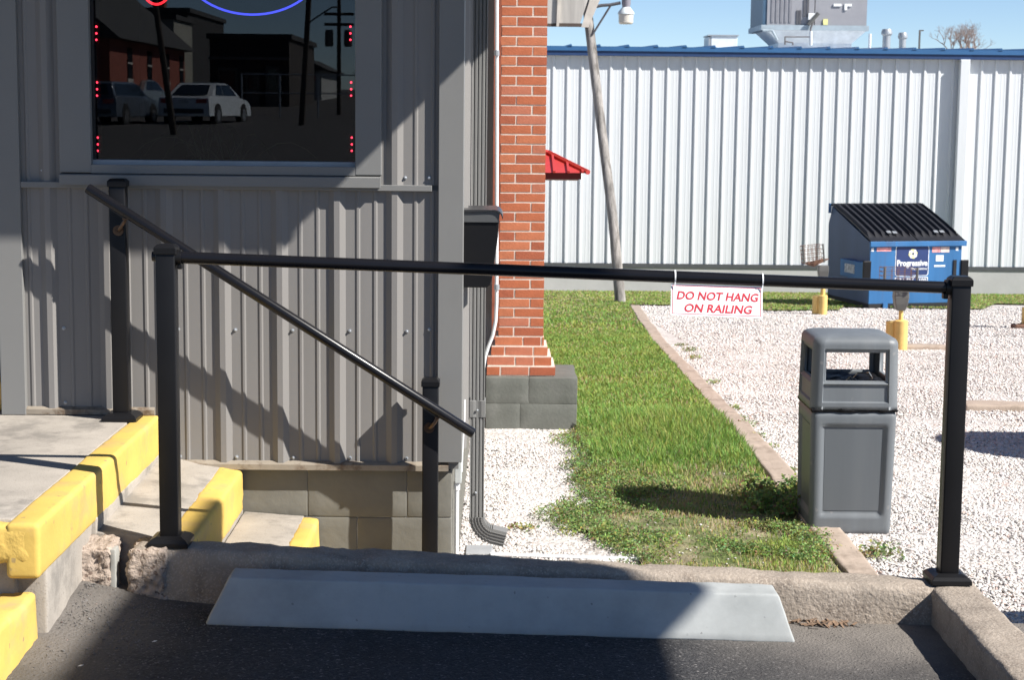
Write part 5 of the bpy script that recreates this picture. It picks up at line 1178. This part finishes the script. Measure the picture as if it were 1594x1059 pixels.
# ------------------------------------------------------------------ the street opposite (behind the viewpoint, mirrored in the window)
SZ = lambda Y: asph(0, Y)
def car(x, y, head, paint, label, wagon=False, grp=None):
    t = thing('parked_car', label, 'car', (0, 0, 0), grp); L, Wc, H = 4.7, 1.82, 1.46
    prof = [(-.5, .30), (-.5, .72), (-.49, .93), (-.44, .98), (-.30, 1.0), (.20, .98), (.42, .86), (.49, .70), (.5, .45), (.5, .30)]
    if wagon: prof[3:5] = [(-.47, 1.0), (-.30, 1.02)]
    def shell(name, pr, w0, w1, zmid, m_, par=t, bev=.03):
        s = MB(); v = []
        for sx_ in (-1, 1):
            for (a, z) in pr: k = (z-zmid)/1.0; v.append((sx_*(w0+(w1-w0)*max(0, k)), a*L, z))
        n = len(pr); s.add(v, [tuple(range(n)), tuple(range(2*n-1, n-1, -1))]+[(i, (i+1) % n, n+(i+1) % n, n+i) for i in range(n)])
        return s.build(name, m_, par, bevel=bev, smooth=True)
    b = shell('body', prof, Wc/2, Wc/2-.12, .6, paint)
    top = [(-.37, .96), (-.21, 1.38), (-.13, H-.02), (.04, H-.02), (.13, 1.36), (.29, .96)] if not wagon else [(-.485, .98), (-.45, 1.42), (-.38, H), (.02, H), (.12, 1.38), (.27, .96)]
    shell('cabin', top, Wc/2-.10, Wc/2-.42, .96, paint)
    gl = mat('car_glass', (.015, .02, .022), .08, spec=.8)
    a0, a1 = (-.29, .20) if not wagon else (-.43, .20)
    for sx_ in (-1, 1):
        for (p0, p1, q0, q1) in ((a0, -.115, a0+.085 if not wagon else a0+.03, -.115), (-.10, a1, -.10, a1-.11)):
            w = lambda z: sx_*(Wc/2-.10-.30*(z-.96)+.006)
            MB().prism([(w(1.01), p0*L, 1.01), (w(1.01), p1*L, 1.01), (w(1.38), q1*L, 1.38), (w(1.38), q0*L, 1.38)], (sx_*.004, 0, 0)).build('side_window', gl, t)
    r0, r1 = top[0], top[1]
    MB().prism([(-.62, r0[0]*L+.06-.05, 1.03), (.62, r0[0]*L+.06-.05, 1.03), (.50, r1[0]*L-.035, 1.37), (-.50, r1[0]*L-.035, 1.37)], (0, -.012, .003)).build('rear_window', gl, t)
    for sx_ in (-1, 1):
        MB().box(sx_*.62-.18, sx_*.62+.18, -.5*L-.012, -.5*L+.05, .74, .88).build('tail_light', mat('tail_light_red', (.35, .01, .015), .2), t, bevel=.01)
        for yy in (-.305, .305):
            w = MB(); w.tube([(sx_*(Wc/2-.20), yy*L, .33), (sx_*(Wc/2+.012), yy*L, .33)], .33, 22); wo_ = w.build('wheel', mat('tyre_rubber', (.015, .015, .016), .8), t, smooth=True)
            MB().tube([(sx_*(Wc/2+.013), yy*L, .33), (sx_*(Wc/2+.022), yy*L, .33)], .21, 14).build('rim', mat('alloy', (.5, .5, .52), .25, .8), wo_, smooth=True)
            MB().tube([(sx_*(Wc/2-.06), yy*L, .36), (sx_*(Wc/2+.004), yy*L, .36)], .385, 22).build('wheel_arch', DARK, t, smooth=True)
    MB().box(-.18, .18, -.5*L-.03, -.5*L+.02, .74, .86).build('number_plate', mat('plate_white', (.6, .6, .58), .5), t)
    MB().box(-.7, .7, -.5*L-.02, -.5*L+.02, .40, .56).build('bumper', mat('dark_bumper', (.04, .04, .045), .5), t)
    t.location = (x, y, SZ(y)); t.rotation_euler = (0, 0, head); return t
car(-10.3, -48.1, math.pi+.16, mat('white_car_paint', (.75, .77, .78), .25, coat=.5), 'white sedan parked across the street, seen mirrored in the window', grp='cars parked across the street')
car(-13.1, -46.2, math.pi+.12, mat('slate_car_paint', (.10, .12, .15), .25, coat=.5), 'dark slate wagon parked left of the white sedan, mirrored in the window', True, grp='cars parked across the street')
car(-15.6, -62.5, math.pi+.1, mat('silver_car_paint', (.35, .38, .4), .25, .4, coat=.5), 'silver car parked farther back between the other two, mirrored in the window', grp='cars parked across the street')
RBW = mat('street_brick', (.26, .07, .045), .9, var=.2, vscale=20); BEI = mat('beige_render', (.34, .33, .28), .9); STN = mat('window_stone', (.5, .47, .42), .8); RFD = mat('dark_shingle', (.05, .05, .05), .9); PANE_ = mat('dark_pane', (.02, .025, .03), .1)
def sb(name, label, x0, x1, y0, y1, h, m_, roof=None, wins=(), side='E', pitch=0):
    g_ = SZ(y1); t = thing(name, label, 'building', ((x0+x1)/2, (y0+y1)/2, g_-.3))
    MB().box(x0, x1, y0, y1, g_-.4, h).build('wall', m_, t)
    if pitch: MB().prism([(x0-.4, y0-.4, h), (x1+.5, y0-.4, h), ((x0+x1)/2, y0-.4, h+pitch)], (0, y1-y0+.8, 0)).build('roof', RFD, t)
    else: MB().box(x0-.15, x1+.15, y0-.15, y1+.15, h, h+.25).build('roof', RFD, t)
    for (p, z0, z1, w) in wins:
        if side == 'E':
            f_ = MB().box(x1-.05, x1+.05, p-w/2-.06, p+w/2+.06, z0-.15, z0).build('window', STN, t); MB().box(x1+.002, x1+.03, p-w/2, p+w/2, z0, z1).build('pane', PANE_, f_); MB().box(x1+.03, x1+.045, p-w/2, p+w/2, (z0+z1)/2-.04, (z0+z1)/2+.04).build('sash', STN, f_)
        else:
            f_ = MB().box(p-w/2-.06, p+w/2+.06, y1-.05, y1+.05, z0-.15, z0).build('window', STN, t); MB().box(p-w/2, p+w/2, y1+.002, y1+.03, z0, z1).build('pane', PANE_, f_)
    return t
sb('brick_house', 'red brick building with a big dark roof across the street, mirrored in the window', -24, -15.25, -72, -55.5, 4.25, RBW, wins=[(y, 2.75, 4.0, .95) for y in (-59.2, -63.3, -67.4, -71)], pitch=4.2)
sb('beige_building', 'tall narrow beige building across the street, mirrored in the window', -20.5, -17.3, -86, -80.5, 6.2, BEI, wins=[(-18.6, 4.3, 5.3, .5)], side='N')
sb('dark_block', 'dark flat roofed block with a chimney across the street, mirrored in the window', -20.5, -17.7, -100, -87, 6.9, mat('black_wall', (.035, .035, .035), .9))
MB().box(-19.6, -19.1, -88.2, -87.4, 7.1, 8.3).build('chimney', RBW, bpy.data.objects['dark_block'])
sb('two_storey_brick', 'two storey red brick building across the street, mirrored in the window', -28, -20.0, -109, -101, 7.1, RBW, wins=[(y, z, z+1.2, .9) for y in (-102.5, -105, -107.5) for z in (3.3, 5.6)])
sb('dark_shed', 'long dark flat topped building across the street, mirrored in the window', -14.7, -10.7, -88, -76, 5.05, mat('dark_brown_wall', (.05, .04, .035), .9))
shd = bpy.data.objects['dark_shed']
for x0_, x1_, z1_ in ((-14.3, -13.3, 3.6), (-12.9, -12.2, 3.4), (-11.9, -11.2, 3.7)):
    fr2 = MB().box(x0_, x1_, -75.98, -75.9, 1.6, z1_).build('door', mat('shed_door', (.13, .125, .11), .8), shd); MB().box(x0_+.12, x1_-.12, -75.89, -75.86, 2.5, z1_-.15).build('pane', PANE_, fr2)
MB().box(-14.75, -10.65, -75.9, -75.7, 4.0, 4.15).build('awning_edge', mat('shed_trim', (.16, .15, .14), .8), shd)
t = sb('small_shop', 'small white building with orange and red panels across the street, mirrored in the window', -13.6, -11.2, -108, -97, 3.95, mat('shop_white', (.4, .4, .38), .8), pitch=.8)
MB().box(-12.75, -12.35, -96.98, -96.9, 3.3, 3.8).build('orange_panel', mat('orange_panel', (.7, .2, .03), .6), t); MB().box(-12.1, -11.6, -96.98, -96.9, 3.3, 3.7).build('red_panel', mat('red_panel', (.5, .03, .03), .6), t)
PW_ = mat('street_pole_wood', (.07, .055, .045), .9)
def upole(pts, r, label, arms=(), lamp=False):
    t = thing('utility_pole', label, 'utility pole', pts[0], group='utility poles across the street'); MB().tube(pts, [r, r*.8], 10).build('pole', PW_, t, smooth=True)
    x, y = pts[1][0], pts[1][1]
    for z, w in arms: MB().box(x-w, x+w, y-.06, y+.06, z-.06, z+.06).build('crossarm', PW_, t)
    if arms:
        for s_ in (-.42, .38): MB().lathe([(.16, 0), (.18, .1), (.18, .6), (.15, .7)], (x+s_, y, 4.2), 12).build('transformer', BOXG, t, smooth=True)
    return t
upole([(-6.75, -46, .9), (-6.40, -46, 6.3)], .11, 'utility pole with a slanting lamp arm across the street, mirrored in the window')
o = MB().tube([(-6.45, -46, 4.5), (-5.7, -46, 5.0), (-5.5, -46, 5.0)], .03, 6).build('lamp_arm', BOXG, bpy.data.objects['utility_pole'])
upole([(-6.84, -61, 1.2), (-6.82, -61, 6.2)], .10, 'utility pole with two crossarms and transformers, mirrored in the window', ((5.55, .62), (5.12, .62)))
upole([(-9.2, -36, .7), (-9.85, -36, 5.8)], .10, 'leaning utility pole in front of the parked cars, mirrored in the window')
t = thing('chain_fence', 'low metal fence frame across the street, mirrored in the window', 'fence', (-8, -56, 1.1))
for x in lin(-10.2, -4.2, 5): MB().tube([(x, -56, 1.0), (x, -56, 2.95)], .035, 8).build('fence_post', GALV, t)
for z in (2.93, 2.2): MB().tube([(-10.2, -56, z), (-4.2, -56, z)], .025, 6).build('fence_rail', GALV, t)
tr2 = thing('street_tree', 'bare tree beyond the fence across the street, mirrored in the window', 'tree', (-8.5, -90, 1.5)); tk = MB(); br = MB()
grow(Vector((-7.6, -90, 1.4)), Vector((0, 0, 1)), 1.2, .16, 0, tk)
for k in range(6): grow(Vector((-7.6, -90, 2.5)), Vector((random.uniform(-1.1, 1.1), random.uniform(-.6, .6), 1)).normalized(), .75, .06, 4, br)
tk.build('trunk', TWIG, tr2); br.build('crown', TWIG, tr2)
